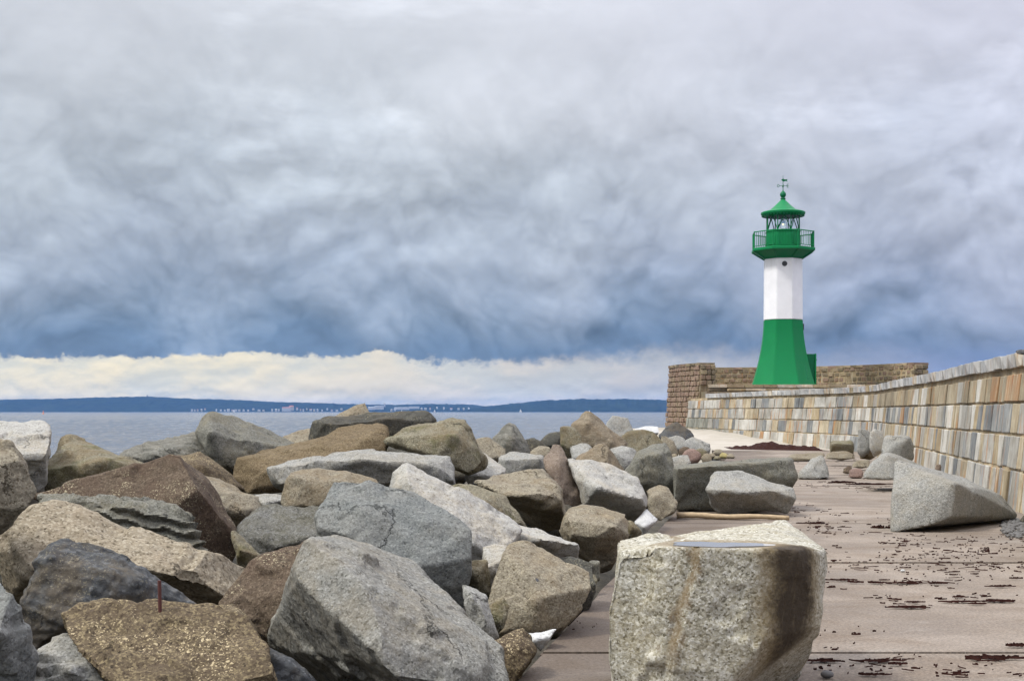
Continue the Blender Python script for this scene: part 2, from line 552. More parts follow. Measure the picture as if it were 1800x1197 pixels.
# concrete of the quay: sandy film, brown damp stains along the seaward edge, pits
m, t, b = new_mat('quay_concrete')
pos = t.n('ShaderNodeNewGeometry').outputs['Position']
px_, py_, pz_ = t.sep(pos)
flat = t.vmul(pos, (1, 1, 0))
n1 = t.noise(flat, .55, 6, .6, .5)
n2 = t.noise(t.vmul(flat, (.85, 1.15, 1)), 1.2, 7, .68, .5)
n3 = t.noise(flat, 38, 5, .8)
n4 = t.noise(flat, 11, 5, .7)
edge_ = t.m('SUBTRACT', px_, t.m('MULTIPLY', t.m('SUBTRACT', py_, 8.6), .19))    # metres from the seaward edge
damp = t.rng(t.m('ADD', edge_, t.m('MULTIPLY', n1, 2.4)), 1.5, 3.6, 1.0, 0.0)
col = t.mix(t.rng(n1, .38, .62), (.185, .15, .118, 1), (.26, .215, .172, 1))
col = t.mix(t.m('MULTIPLY', t.rng(n2, .48, .66), .6), col, (.165, .125, .092, 1))
col = t.mix(t.m('MULTIPLY', damp, .85), col, (.105, .08, .06, 1))
col = t.mix(t.rng(n2, .30, .40, .45, 0), col, (.32, .285, .24, 1))
col = t.mix(1.0, col, t.rng(n3, .33, .67, .62, 1.34), 'MULTIPLY')
spk = t.voro(flat, 30)
col = t.mix(t.rng(spk, .06, .10, .6, 0), col, (.45, .42, .37, 1))
t.put(b.inputs['Base Color'], col)
t.put(b.inputs['Roughness'], t.rng(n2, .35, .65, .62, .92))
b.inputs['Specular IOR Level'].default_value = .35
t.put(b.inputs['Normal'], t.bump(t.m('ADD', n4, t.m('MULTIPLY', n3, .8)), .6, .02))

m, t, b = new_mat('joint_tar')
b.inputs['Base Color'].default_value = (.05, .05, .055, 1)
b.inputs['Roughness'].default_value = .55

m, t, b = new_mat('ramp_sand')
pos = t.n('ShaderNodeNewGeometry').outputs['Position']
n1 = t.noise(pos, .8, 6, .6, .3)
t.put(b.inputs['Base Color'], t.mix(t.rng(n1, .35, .65), (.34, .305, .25, 1), (.40, .365, .31, 1)))
b.inputs['Roughness'].default_value = .9

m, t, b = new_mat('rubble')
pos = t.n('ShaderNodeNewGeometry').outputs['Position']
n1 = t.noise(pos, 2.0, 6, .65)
t.put(b.inputs['Base Color'], t.mix(t.rng(n1, .35, .65), (.025, .022, .015, 1), (.07, .06, .042, 1)))  # rubble tones kept very dark: shade of the boulder gaps put into the colour
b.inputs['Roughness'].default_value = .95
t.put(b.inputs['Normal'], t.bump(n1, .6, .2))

m, t, b = new_mat('water')
pos = t.n('ShaderNodeNewGeometry').outputs['Position']
b.inputs['Base Color'].default_value = (.10, .108, .122, 1)
b.inputs['Roughness'].default_value = .1
b.inputs['IOR'].default_value = 1.333
w1 = t.noise(t.vmul(pos, (1.0, .28, 1)), .75, 5, .6, .4)
w2 = t.noise(t.vmul(pos, (.6, 1.0, 1)), 2.1, 4, .6, .3)
w3 = t.noise(t.vmul(pos, (.4, 1.0, 1)), .03, 4, .6, .4)
h = t.m('ADD', t.m('MULTIPLY', w1, 1.5), t.m('ADD', t.m('MULTIPLY', w2, .16), t.m('MULTIPLY', w3, 5.0)))
t.put(b.inputs['Normal'], t.bump(h, .45, 1.0))

m, t, b = new_mat('puddle_water')
b.inputs['Base Color'].default_value = (.26, .25, .24, 1)
b.inputs['Roughness'].default_value = .03
b.inputs['IOR'].default_value = 1.333
b.inputs['Specular IOR Level'].default_value = .5

m, t, b = new_mat('forest')
pos = t.n('ShaderNodeNewGeometry').outputs['Position']
n1 = t.noise(pos, .02, 6, .7)
n2 = t.noise(pos, .004, 4, .6)
c = t.mix(t.rng(n1, .38, .62), (.006, .011, .010, 1), (.02, .032, .022, 1))
t.put(b.inputs['Base Color'], t.mix(t.m('MULTIPLY', t.rng(n2, .52, .68), .4), c, (.03, .036, .026, 1)))
b.inputs['Roughness'].default_value = 1.0
b.inputs['Specular IOR Level'].default_value = 0


# ================================================================== SETTING
SEA_Z = -1.7
dist_ = np.concatenate([[-600.0], np.geomspace(26, 1500, 520), np.geomspace(1560, 13000, 30)])
cols_ = np.concatenate([[-1e9], np.linspace(-.52, .52, 420), [1e9]])
gx = np.clip(cols_[None, :] * np.maximum(dist_, 26)[:, None], -13000, 13000)
gy = np.repeat(dist_[:, None], len(cols_), 1)
fade = np.clip((1500 - gy) / 900, 0, 1) * (gy > 26.5)
qq = np.stack([gx.ravel(), gy.ravel(), np.zeros(gx.size)], 1)
chop = fbm(qq * np.array([.40, .62, 0]) + 2.2, 3, .55) * .30 + fbm(qq * np.array([.05, .09, 0]) + 9.1, 2, .5) * .16
gz = SEA_Z + (chop * (.55 + .9 * np.clip(fbm(qq * np.array([.012, .03, 0]), 2) + .4, 0, 1))).reshape(gx.shape) * fade
nc_ = len(cols_)
ii = (np.arange(len(dist_) - 1)[:, None] * nc_ + np.arange(nc_ - 1)[None, :]).ravel()
me = bpy.data.meshes.new('sea')
me.from_pydata(np.stack([gx.ravel(), gy.ravel(), gz.ravel()], 1).tolist(), [], np.stack([ii, ii + 1, ii + nc_ + 1, ii + nc_], 1).tolist())
o = link('sea', me, MAT['water'], smooth=True)
tag(o, kind='structure')


def quay_edge(d):
    """x of the quay's seaward edge at distance d"""
    if d < 54:
        return 0.19 * (d - 8.6)
    return 0.19 * 45.4 + 1.5 * math.sin(min((d - 54) / 20, 1.0) * math.pi * .5) * .25 - max(0, d - 66) * .04


# --- far wooded shore
def hill(name, prof, d0, depth, seed):
    xs = np.linspace(prof[0][0], prof[-1][0], 420)
    ys = np.interp(xs, [p[0] for p in prof], [p[1] for p in prof])
    rows = 13
    V, F = [], []
    k = np.arange(rows) / (rows - 1)
    for j in range(rows):
        d = d0 + depth * k[j]
        sh = math.sin(min(k[j] / .62, 1) * math.pi / 2) if k[j] <= .62 else math.cos((k[j] - .62) / .38 * math.pi / 2)
        X = (xs - 900) / FOC * (d0 + depth * .62)
        Hh = (HOR - ys) / FOC * (d0 + depth * .62) + EYE - SEA_Z
        q = np.stack([X * .011 + seed, np.full_like(X, d * .011), np.zeros_like(X)], 1)
        tree = fbm(q * 3.2, 4, .65) * 7.0 * (1 if .1 < k[j] < .9 else 0)
        z = SEA_Z - 1 + (Hh + 1) * sh * (1 + .0) + tree * (0.3 + .7 * sh)
        if j == 0:
            z = np.full_like(X, SEA_Z - 2.0)
        if j == rows - 1:
            z = np.full_like(X, SEA_Z - 2.0)
        V += list(zip(X, np.full_like(X, d), z))
    n = len(xs)
    for j in range(rows - 1):
        for i in range(n - 1):
            F.append((j * n + i, j * n + i + 1, (j + 1) * n + i + 1, (j + 1) * n + i))
    ob = mesh_obj(name, V, F, MAT['forest'], smooth=False)
    return tag(ob, kind='structure')


hill('wooded_hills', [(-500, 706), (-200, 703), (0, 702.5), (100, 701), (180, 698.5), (262, 697), (300, 699), (345, 701), (390, 702.5), (440, 704), (480, 706.5),
      (560, 708.5), (640, 711), (700, 711.5), (755, 710), (800, 710.5), (833, 711), (845, 713.5), (900, 717), (960, 723)], 7600, 900, 1.3)
hill('wooded_headland', [(815, 722), (842, 716), (870, 713), (900, 709.5), (935, 706), (960, 703.8), (1000, 702), (1025, 701), (1060, 702), (1095, 701.3), (1130, 702), (1172, 703),
      (1300, 705), (1500, 704), (1800, 707), (2300, 709)], 6700, 800, 8.7)

# --- rubble slope under the boulders
def bed_z(x, d):
    u = quay_edge(d) - x            # metres seaward of the quay edge
    if u < 0: return -1.1
    if u < 3: z = -1.0 + .10 * u
    elif u < 8: z = -.70 + .03 * (u - 3)
    else: z = -.55 - .35 * (u - 8)
    return z


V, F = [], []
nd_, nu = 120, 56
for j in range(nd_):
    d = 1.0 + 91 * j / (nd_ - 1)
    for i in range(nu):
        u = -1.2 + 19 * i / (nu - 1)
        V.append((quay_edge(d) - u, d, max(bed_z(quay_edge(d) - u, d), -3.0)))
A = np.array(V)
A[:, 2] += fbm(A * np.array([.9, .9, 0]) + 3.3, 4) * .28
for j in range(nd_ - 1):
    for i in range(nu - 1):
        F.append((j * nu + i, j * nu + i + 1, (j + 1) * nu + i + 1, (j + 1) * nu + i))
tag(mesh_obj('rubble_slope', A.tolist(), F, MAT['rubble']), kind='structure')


# --- the mole wall's plan: top outer edge of the coping, near to far
WALL_PTS = [(6.6, 11.0), (8.35, 20.0), (9.1, 24.2), (10.2, 30.4), (11.6, 37.6), (13.1, 46.6), (14.45, 54.0), (14.85, 59.0), (14.35, 64.0), (12.95, 73.0), (11.85, 82.6), (11.35, 87.5)]


def catmull(pts, n=24):
    p = [np.array(q, float) for q in pts]
    p = [2 * p[0] - p[1]] + p + [2 * p[-1] - p[-2]]
    out = []
    for i in range(1, len(p) - 2):
        for k in range(n):
            t_ = k / n
            out.append(.5 * (2 * p[i] + (p[i + 1] - p[i - 1]) * t_ + (2 * p[i - 1] - 5 * p[i] + 4 * p[i + 1] - p[i + 2]) * t_ ** 2 + (-p[i - 1] + 3 * p[i] - 3 * p[i + 1] + p[i + 2]) * t_ ** 3))
    out.append(p[-2])
    return np.array(out)


class Path:
    def __init__(s, pts, n=24, smooth=True):
        s.p = catmull(pts, n) if smooth else np.array(pts, float)
        seg = np.linalg.norm(np.diff(s.p, axis=0), axis=1)
        s.s = np.concatenate([[0], np.cumsum(seg)])
        s.L = s.s[-1]

    def at(s, q):
        x = np.interp(q, s.s, s.p[:, 0])
        y = np.interp(q, s.s, s.p[:, 1])
        e = .25
        x0, y0 = np.interp(max(q - e, 0), s.s, s.p[:, 0]), np.interp(max(q - e, 0), s.s, s.p[:, 1])
        x1, y1 = np.interp(min(q + e, s.L), s.s, s.p[:, 0]), np.interp(min(q + e, s.L), s.s, s.p[:, 1])
        t_ = Vector((x1 - x0, y1 - y0, 0)).normalized()
        return Vector((x, y, 0)), t_, Vector((-t_.y, t_.x, 0))     # point, tangent, left normal


WALL = Path(WALL_PTS)
WALL_H = 2.75
BATTER = .34


def ramp_z(d):
    u = min(max((d - 60) / 22, 0), 1)
    return .62 * u * u * (3 - 2 * u)


# --- quay: base body, slabs with open joints, far ramp
def quay_right(d):
    best = None
    i = int(np.argmin(np.abs(WALL.p[:, 1] - d)))
    return WALL.p[i, 0] - .1


quay = empty('quay', (0, 0, 0))
tag(quay, kind='structure')
joints = [1.4, 5.2, 9.65, 15.35, 20.7, 25.9, 31.1, 36.3, 41.5, 46.7, 51.9, 57.1, 60.0]
rj = random.Random(4)
for a, b_ in zip(joints, joints[1:]):
    g = .022
    a1, b1 = a + g, b_ - g
    n = 8
    bm = bmesh.new()
    left, right = [], []
    for k in range(n + 1):
        d = a1 + (b1 - a1) * k / n
        left.append((quay_edge(d) + rj.uniform(-.015, .015), d))
        right.append((quay_right(d), d))
    zt = rj.uniform(-.006, .006)
    ring = left + right[::-1]
    top = [bm.verts.new((x, y, zt)) for x, y in ring]
    bot = [bm.verts.new((x, y, -.35)) for x, y in ring]
    bm.faces.new(top)
    bm.faces.new(bot[::-1])
    for k in range(len(ring)):
        bm.faces.new((top[k - 1], bot[k - 1], bot[k], top[k]))
    bmesh.ops.recalc_face_normals(bm, faces=bm.faces)
    ed = [e for e in bm.edges if e.verts[0] in top and e.verts[1] in top]
    bmesh.ops.bevel(bm, geom=ed, offset=.018, segments=2, affect='EDGES')
    bmesh.ops.triangulate(bm, faces=[f for f in bm.faces if len(f.verts) > 4])
    bm_obj('slab', bm, MAT['quay_concrete'], quay)
V, F = [], []
ds = np.linspace(1.2, 60.2, 60)
for d in ds:
    V += [(quay_edge(d) + .03, d, -.03), (quay_right(d) + .3, d, -.03), (quay_edge(d) + .03, d, -2.2), (quay_right(d) + .3, d, -2.2)]
for i in range(len(ds) - 1):
    a = i * 4
    F += [(a, a + 1, a + 5, a + 4), (a, a + 4, a + 6, a + 2)]
F += [(0, 2, 3, 1)]
mesh_obj('joint_bed', V, F, MAT['joint_tar'], quay)
V, F = [], []
ds = np.linspace(60.02, 96, 50)
for d in ds:
    xl = quay_edge(d)
    xr = quay_right(min(d, 87)) + .3
    zr = ramp_z(d)
    for k in range(9):
        u = k / 8
        V.append((xl + (xr - xl) * u, d, -.002 + zr * (0.75 + .25 * u) + .03 * math.sin(d * 1.1 + k)*min(1,(d-60)/6)))
    V.append((xl - .1, d, -2.2))
for i in range(len(ds) - 1):
    for k in range(8):
        a = i * 10 + k
        F.append((a, a + 1, a + 11, a + 10))
    F.append((i * 10, i * 10 + 10, i * 10 + 19, i * 10 + 9))
tag(mesh_obj('ramp', V, F, MAT['ramp_sand'], smooth=True), kind='structure')


# --- dressed block shared by walls (unit cube, uneven, bevelled)
def block_mesh(name, seed, jit=.05, bev=.045):
    r = random.Random(seed)
    bm = bmesh.new()
    bmesh.ops.create_cube(bm, size=1.0)
    for v in bm.verts:
        v.co += Vector((r.uniform(-jit, jit) * .3, r.uniform(-jit, jit), r.uniform(-jit, jit) * .5))
    bmesh.ops.bevel(bm, geom=list(bm.edges), offset=bev, segments=1, affect='EDGES')
    bmesh.ops.recalc_face_normals(bm, faces=bm.faces)
    me = bpy.data.meshes.new(name)
    bm.to_mesh(me)
    bm.free()
    me.materials.append(MAT['block_grey'])
    return me


BLOCKS = [block_mesh('facing_block', k, .05, .025) for k in range(6)]
STONES = [block_mesh('stone', 40 + k, .16, .13) for k in range(8)]


def place_block(name, mesh, parent, c, tx, ny, size, mat, tilt=0.0):
    o_ = bpy.data.objects.new(name, mesh)
    COL.objects.link(o_)
    o_.parent = parent
    zup = (Vector((0, 0, 1)) * math.cos(tilt) - ny * math.sin(tilt))
    yv = zup.cross(tx).normalized()
    R = Matrix((tx, yv, zup)).transposed()
    o_.matrix_local = Matrix.Translation(c - parent.location) @ R.to_4x4() @ Matrix.Diagonal((size[0], size[1], size[2], 1))
    o_.material_slots[0].link = 'OBJECT'
    o_.material_slots[0].material = MAT[mat]
    return o_


wall = empty('mole_wall', (9.1, 24.2, 0))
tag(wall, 'long curved harbour wall of grey, cream and rust-stained stone blocks', 'wall')
rw = random.Random(11)
tilt = math.atan2(BATTER, WALL_H)
offz = lambda z: BATTER * (1 - z / WALL_H)
rows = [(-.05, .635), (.68, 1.245), (1.29, 1.815), (1.86, 2.35)]
S0 = 7.0
for ri, (z0, z1) in enumerate(rows):
    s = S0 + rw.uniform(0, .5)
    while s < WALL.L - .3:
        near = s < 45
        w = rw.choice([.55, .7, .85, 1.0, 1.2]) * (1.0 if ri < 3 else 1.15)
        if near and ri < 3: w *= rw.choice([.5, .7, .9])
        w = min(w, WALL.L - s)
        mid = s + w / 2
        pt, tx, ny = WALL.at(mid)
        zc = (z0 + z1) / 2
        c = pt + ny * (offz(zc) - .16 + rw.uniform(-.012, .018)) + Vector((0, 0, zc))
        if ri == 3 and s < 48:
            mt = rw.choices(['block_render', 'block_tan', 'block_white', 'block_rust', 'block_grey'], [7, 2, .7, 1.0, .8])[0]
        elif ri == 0 and s > 66:
            mt = 'block_green' if s > 68 else 'block_grey'
        elif ri == 1 and s > 70:
            mt = rw.choice(['block_green', 'block_green', 'block_grey'])
        else:
            mt = rw.choices(['block_grey', 'block_white', 'block_cream', 'block_tan', 'block_blue', 'block_slate', 'block_rust'],
                            [6.0, 3.6, 3.2, 1.0, 1.9, 1.5, .4])[0]
        h_ = (z1 - z0) * (1 + rw.uniform(-.015, .02))
        place_block('facing_block', rw.choice(BLOCKS), wall, c, tx, ny, (w - rw.uniform(.025, .06), .34, h_), mt, tilt)
        s += w
s = S0
while s < WALL.L - 5.0:
    w = rw.uniform(.55, .8)
    pt, tx, ny = WALL.at(s + w / 2)
    mt = rw.choices(['coping_a', 'coping_b', 'coping_c', 'block_tan'], [6, 4, 1.6, .35])[0]
    place_block('coping_stone', rw.choice(BLOCKS), wall, pt + ny * (-.33 + rw.uniform(-.01, .015)) + Vector((0, 0, 2.625 + rw.uniform(-.008, .01))), tx, ny,
                (w - .02, .82, .25), mt)
    s += w
V, F = [], []
ss = np.linspace(0, WALL.L, 150)
prof = [(BATTER + .08, -.6), (BATTER - .004, 0), (-.004, 2.38), (-.02, 2.51), (-.4, 2.53), (-6.5, 2.5), (-6.6, -2.2)]
for q in ss:
    pt, tx, ny = WALL.at(q)
    for n_, z in prof:
        v = pt + ny * n_ - wall.location
        V.append((v.x, v.y, z))
k = len(prof)
for i in range(len(ss) - 1):
    for j in range(k - 1):
        a = i * k + j
        F.append((a, a + 1, a + k + 1, a + k))
mesh_obj('mortar_core', V, F, MAT['mortar'], wall)

# --- bastion at the mole head: parapet of small brown stones on a drum
BX = Vector((17.3, 87.2, 0))
bast = empty('bastion', BX)
tag(bast, 'round mole head with parapet of small brown stones behind the lighthouse', 'bastion')
TOP = 4.66
PLAT = 3.34
OUT_PTS = [(11.86, 86.0), (11.0, 89.3), (10.72, 92.6), (11.6, 95.4), (14.0, 96.3), (17.0, 95.9), (20.8, 94.1), (24.1, 90.7), (26.15, 86.0)]
OUTER = Path(OUT_PTS)
rb = random.Random(5)
V, F = [], []
ss = np.linspace(0, OUTER.L, 80)
prof = [(.42, -2.5), (-.06, TOP - .04), (-1.02, TOP - .04), (-1.02, 2.2)]     # left normal points outwards along this path
for q in ss:
    pt, tx, ny = OUTER.at(q)
    for n_, z in prof:
        v = pt + ny * n_ - BX
        V.append((v.x, v.y, z))
for i in range(len(ss) - 1):
    for j in range(3):
        a = i * 4 + j
        F.append((a, a + 1, a + 5, a + 4))
a = (len(ss) - 1) * 4
F += [(0, 3, 2, 1), (a, a + 1, a + 2, a + 3)]
mesh_obj('mortar_core', V, F, MAT['mortar'], bast)

mm = ['masonry_red', 'masonry_brown', 'masonry_dark']
# inner face and its coping, stone by stone
nrow = 4
hrow = (TOP - PLAT) / nrow
count = 0
s_mid0 = OUTER.L * .30
for r_ in range(nrow):
    s = s_mid0 + rb.uniform(0, .3)
    z0 = PLAT + r_ * hrow
    while s < OUTER.L - .2:
        w = rb.uniform(.36, .58)
        pt, tx, ny = OUTER.at(min(s + w / 2, OUTER.L))
        c = pt - ny * (.93 + rb.uniform(-.02, .03)) + Vector((0, 0, z0 + hrow / 2 + rb.uniform(-.01, .01)))
        place_block('stone', rb.choice(STONES), bast, c, tx, ny, (w - .085, .24, hrow - .08), rb.choices(mm, [4, 2, 4])[0])
        count += 1
        s += w
# end faces towards the quay
for q, sgn in ((0, -1), (OUTER.L, 1)):
    pt, tx, ny = OUTER.at(q)
    for r_ in range(4):
        x = .0
        while x < .98:
            w = min(rb.uniform(.3, .5), 1.0 - x)
            if w < .12: break
            c = pt - ny * (x + w / 2) + tx * (sgn * .05) + Vector((0, 0, PLAT + r_ * hrow + hrow / 2))
            place_block('stone', rb.choice(STONES), bast, c, ny * -1, tx, (w - .03, .2, hrow - .05), rb.choices(mm, [2, 4, 3])[0])
            x += w
# top course
s = 0
while s < OUTER.L - .1:
    w = rb.uniform(.5, .8)
    pt, tx, ny = OUTER.at(min(s + w / 2, OUTER.L))
    place_block('coping_stone', rb.choice(BLOCKS), bast, pt - ny * .48 + Vector((0, 0, TOP + .02)), tx, ny, (w - .02, 1.12, .17), rb.choices(mm, [2, 4, 2])[0])
    s += w
# outer face of the drum: small stones seen edge-on, one mass
bm = bmesh.new()
faces_mat = []
for r_ in range(17):
    hz = .33
    z0 = -1.0 + r_ * hz
    s = rb.uniform(0, .2)
    while s < OUTER.L * .42:
        w = rb.uniform(.28, .55)
        pt, tx, ny = OUTER.at(s + w / 2)
        zc = z0 + hz / 2
        o2 = .42 + (-.06 - .42) * (zc + 2.5) / (TOP + 2.46)
        tl = math.atan2(.48, 7.1)
        zup = Vector((0, 0, 1)) * math.cos(tl) - ny * math.sin(tl)
        yv = zup.cross(tx).normalized()
        M = Matrix.Translation(pt + ny * (o2 + rb.uniform(-.02, .04)) + Vector((0, 0, zc)) - BX) @ Matrix((tx, yv, zup)).transposed().to_4x4() @ Matrix.Diagonal((w - .06, .22, hz - .06, 1))
        nv = len(bm.verts)
        nf = len(bm.faces)
        bm.from_mesh(rb.choice(STONES))
        bm.verts.ensure_lookup_table()
        bm.faces.ensure_lookup_table()
        bmesh.ops.transform(bm, matrix=M, verts=bm.verts[nv:])
        mi = rb.choices([0, 1, 2], [3, 5, 2])[0]
        for f in bm.faces[nf:]:
            f.material_index = mi
        s += w
ob = bm_obj('masonry', bm, MAT[mm[0]], bast, recalc=False)
ob.data.materials.clear()
for q in mm: ob.data.materials.append(MAT[q])
tag(ob, kind='stuff')
# platform and the two steps in front of it
inner = [OUTER.at(q)[0] - OUTER.at(q)[2] * .95 for q in np.linspace(0, OUTER.L, 40)]


def slab_poly(name, pts, z0, z1, mat, parent, bev=.03):
    bm_ = bmesh.new()
    top = [bm_.verts.new((p.x - parent.location.x, p.y - parent.location.y, z1)) for p in pts]
    bot = [bm_.verts.new((p.x - parent.location.x, p.y - parent.location.y, z0)) for p in pts]
    bm_.faces.new(top)
    bm_.faces.new(bot[::-1])
    for i in range(len(pts)):
        bm_.faces.new((top[i - 1], bot[i - 1], bot[i], top[i]))
    bmesh.ops.recalc_face_normals(bm_, faces=bm_.faces)
    return bm_obj(name, bm_, MAT[mat], parent)


slab_poly('platform', [Vector((12.05, 84.2, 0)), *inner, Vector((27.2, 84.2, 0))][::-1], 1.8, PLAT - .005, 'masonry_brown', bast)
x = 12.1
while x < 27.2:
    w = rb.uniform(.8, 1.3)
    place_block('step_stone', rb.choice(BLOCKS), bast, Vector((x + w / 2, 84.28, PLAT - .085)), Vector((1, 0, 0)), Vector((0, 1, 0)), (w - .015, .55, .19), rb.choice(['coping_c', 'block_tan', 'masonry_brown', 'coping_c']))
    place_block('riser_stone', rb.choice(STONES), bast, Vector((x + w / 2, 84.3, PLAT - .27)), Vector((1, 0, 0)), Vector((0, 1, 0)), (w - .03, .4, .18), rb.choice(['masonry_brown', 'masonry_dark']))
    if x > 12.9:
        place_block('step_stone', rb.choice(BLOCKS), bast, Vector((x + w / 2, 83.65, PLAT - .31)), Vector((1, 0, 0)), Vector((0, 1, 0)), (w - .015, .6, .14), rb.choice(['coping_c', 'block_tan', 'masonry_brown', 'block_grey']))
        place_block('riser_stone', rb.choice(STONES), bast, Vector((x + w / 2, 83.7, PLAT - .47)), Vector((1, 0, 0)), Vector((0, 1, 0)), (w - .03, .4, .18), rb.choice(['masonry_brown', 'masonry_dark']))
    x += w
slab_poly('step_core', [Vector((11.9, 83.6, 0)), Vector((26.8, 83.5, 0)), Vector((26.8, 86.0, 0)), Vector((11.9, 86.0, 0))], .2, PLAT - .42, 'masonry_dark', bast)

# ================================================================== LIGHTHOUSE
LX, LD = 17.27, 87.0
LB = PLAT
lh = empty('lighthouse', (LX, LD, LB))
tag(lh, 'green and white octagonal lighthouse tower with lantern and gallery', 'lighthouse')
ROT = math.radians(-29)
c8 = math.cos(math.pi / 8)


def octo(name, prof, mat, smooth=False, seg=8, rot=ROT, parent=lh, cap=True, bev=0.0):
    bm_ = bmesh.new()
    lathe(bm_, prof, seg, rot, cap)
    if bev:
        bmesh.ops.recalc_face_normals(bm_, faces=bm_.faces)
        bmesh.ops.bevel(bm_, geom=[e for e in bm_.edges if len(e.link_faces) == 2 and e.calc_face_angle(0) > .3], offset=bev, segments=2, affect='EDGES')
    return bm_obj(name, bm_, MAT[mat], parent, smooth)


prof = []
for k in range(15):
    u = k / 14
    z = 4.15 * u
    prof.append((1.295 + .80 * (1 - u) ** 1.75 , z))
octo('tower_base', prof, 'paint_green', bev=.035)
octo('tower_shaft', [(1.29, 4.16), (1.275, 6.0), (1.265, 8.02)], 'paint_white', bev=.03)
octo('gallery_bracket', [(1.28, 8.02), (1.34, 8.12), (1.5, 8.22), (1.96, 8.5)], 'paint_green_dark')
octo('gallery_floor', [(2.07, 8.50), (2.09, 8.53), (2.09, 8.66), (2.05, 8.69)], 'paint_green', bev=.01)
# ribs under the gallery
for k in range(8):
    a = ROT + k * math.pi / 4
    bm = bmesh.new()
    dr = Vector((math.sin(a), -math.cos(a), 0))
    sd = Vector((-dr.y, dr.x, 0)) * .03
    pts = [dr * 1.3 + Vector((0, 0, 8.03)), dr * 2.05 + Vector((0, 0, 8.5)), dr * 1.3 + Vector((0, 0, 8.5))]
    va = [bm.verts.new(p + sd) for p in pts]
    vb = [bm.verts.new(p - sd) for p in pts]
    bm.faces.new(va); bm.faces.new(vb[::-1])
    for i in range(3): bm.faces.new((va[i - 1], vb[i - 1], vb[i], va[i]))
    bm_obj('rib', bm, MAT['paint_green_dark'], lh)
# lantern room, lower wall and panels
LR = 1.13
octo('lantern_wall', [(LR, 8.69), (LR, 9.72), (LR + .04, 9.74), (LR + .04, 9.80), (LR - .02, 9.82)], 'paint_green', seg=8, bev=.012)
for k in range(8):
    a = ROT + (k + .5) * math.pi / 4
    bm = bmesh.new()
    add_box(bm, (0, 0, 0), (.56, .03, .62))
    bmesh.ops.bevel(bm, geom=list(bm.edges), offset=.01, segments=1, affect='EDGES')
    o = bm_obj('panel', bm, MAT['paint_green'], lh, loc=(math.sin(a) * (LR * c8 + .01), -math.cos(a) * (LR * c8 + .01), 9.2))
    o.rotation_euler.z = a
    for sx in (-.28, .28):
        bm = bmesh.new()
        add_bar(bm, (0, 0, 0), (0, -.05, 0), .035, 8)
        b2 = bm_obj('bolt', bm, MAT['paint_green_dark'], lh, loc=(math.sin(a) * (LR * c8 + .0) + math.cos(a) * sx, -math.cos(a) * (LR * c8) + math.sin(a) * sx, 8.98))
        b2.rotation_euler.z = a
# glazing
GR = 1.05
Z0, Z1 = 9.82, 10.80
for k in range(8):
    a0, a1 = ROT + k * math.pi / 4, ROT + (k + 1) * math.pi / 4
    p = [Vector((math.sin(a) * GR, -math.cos(a) * GR, z)) for a, z in ((a0, Z0), (a1, Z0), (a1, Z1), (a0, Z1))]
    n_ = Vector((math.sin((a0 + a1) / 2), -math.cos((a0 + a1) / 2), 0)) * .012
    mesh_obj('window_pane', [q + n_ for q in p] + [q - n_ for q in p], [(0, 1, 2, 3), (7, 6, 5, 4), (0, 4, 5, 1), (1, 5, 6, 2), (2, 6, 7, 3), (3, 7, 4, 0)], MAT['glass'], lh)
    bm = bmesh.new()
    q0 = Vector((math.sin(a0) * (GR + .02), -math.cos(a0) * (GR + .02), Z0 - .02))
    add_bar(bm, q0, q0 + Vector((0, 0, Z1 - Z0 + .06)), .035, 6)
    bm_obj('post', bm, MAT['paint_green'], lh)
    if True:
        bm = bmesh.new()
        pm = (p[2] + p[3]) / 2
        add_bar(bm, p[0] + n_ * 2, pm + n_ * 2, .03, 5)
        add_bar(bm, p[1] + n_ * 2, pm + n_ * 2, .03, 5)
        bm_obj('glazing_bar', bm, MAT['paint_green_dark'], lh)
# optic
bm = bmesh.new()
prof = []
for k in range(13):
    z = 9.98 + .6 * k / 12
    r_ = .15 + .08 * math.sin(math.pi * k / 12) + (.02 if k % 2 else 0)
    prof.append((r_, z))
lathe(bm, prof, 24)
opt = bm_obj('lens', bm, MAT['lens_glass'], lh, smooth=False)
bm = bmesh.new()
bmesh.ops.create_uvsphere(bm, u_segments=10, v_segments=8, radius=.06, matrix=Matrix.Translation((0, 0, 10.25)))
bm_obj('bulb', bm, MAT['lamp_glow'], opt)
octo('lens_stand', [(.3, 9.5), (.10, 9.6), (.07, 9.9), (.15, 9.96)], 'brass', seg=16)
octo('lantern_floor', [(1.0, 9.46), (1.0, 9.5)], 'iron_dark')
# roof
roof = octo('roof', [(1.10, 10.74), (1.34, 10.84), (1.39, 10.90), (1.40, 11.0), (1.33, 11.04), (.92, 11.14), (.86, 11.15), (.55, 11.42), (.30, 11.66), (.16, 11.80), (.13, 11.86)], 'paint_green', seg=24, smooth=False)
bm = bmesh.new()
for k in range(40):
    a = 2 * math.pi * k / 40
    add_box(bm, (math.sin(a) * 1.30, -math.cos(a) * 1.30, 10.80), (.09, .09, .07), Matrix.Rotation(a, 3, 'Z'))
bm_obj('eave_trim', bm, MAT['paint_green_dark'], roof)
octo('finial', [(.13, 11.86), (.17, 11.88), (.17, 11.92), (.10, 11.95), (.13, 12.0), (.18, 12.07), (.195, 12.16), (.17, 12.26), (.10, 12.34), (.05, 12.40)], 'paint_green_dark', seg=16, smooth=True)
vane = None
bm = bmesh.new()
add_bar(bm, (0, 0, 12.38), (0, 0, 13.38), .028, 6, .012)
bmesh.ops.create_uvsphere(bm, u_segments=8, v_segments=6, radius=.05, matrix=Matrix.Translation((0, 0, 12.66)))
vane = bm_obj('weather_vane', bm, MAT['paint_green_dark'], lh)
bm = bmesh.new()
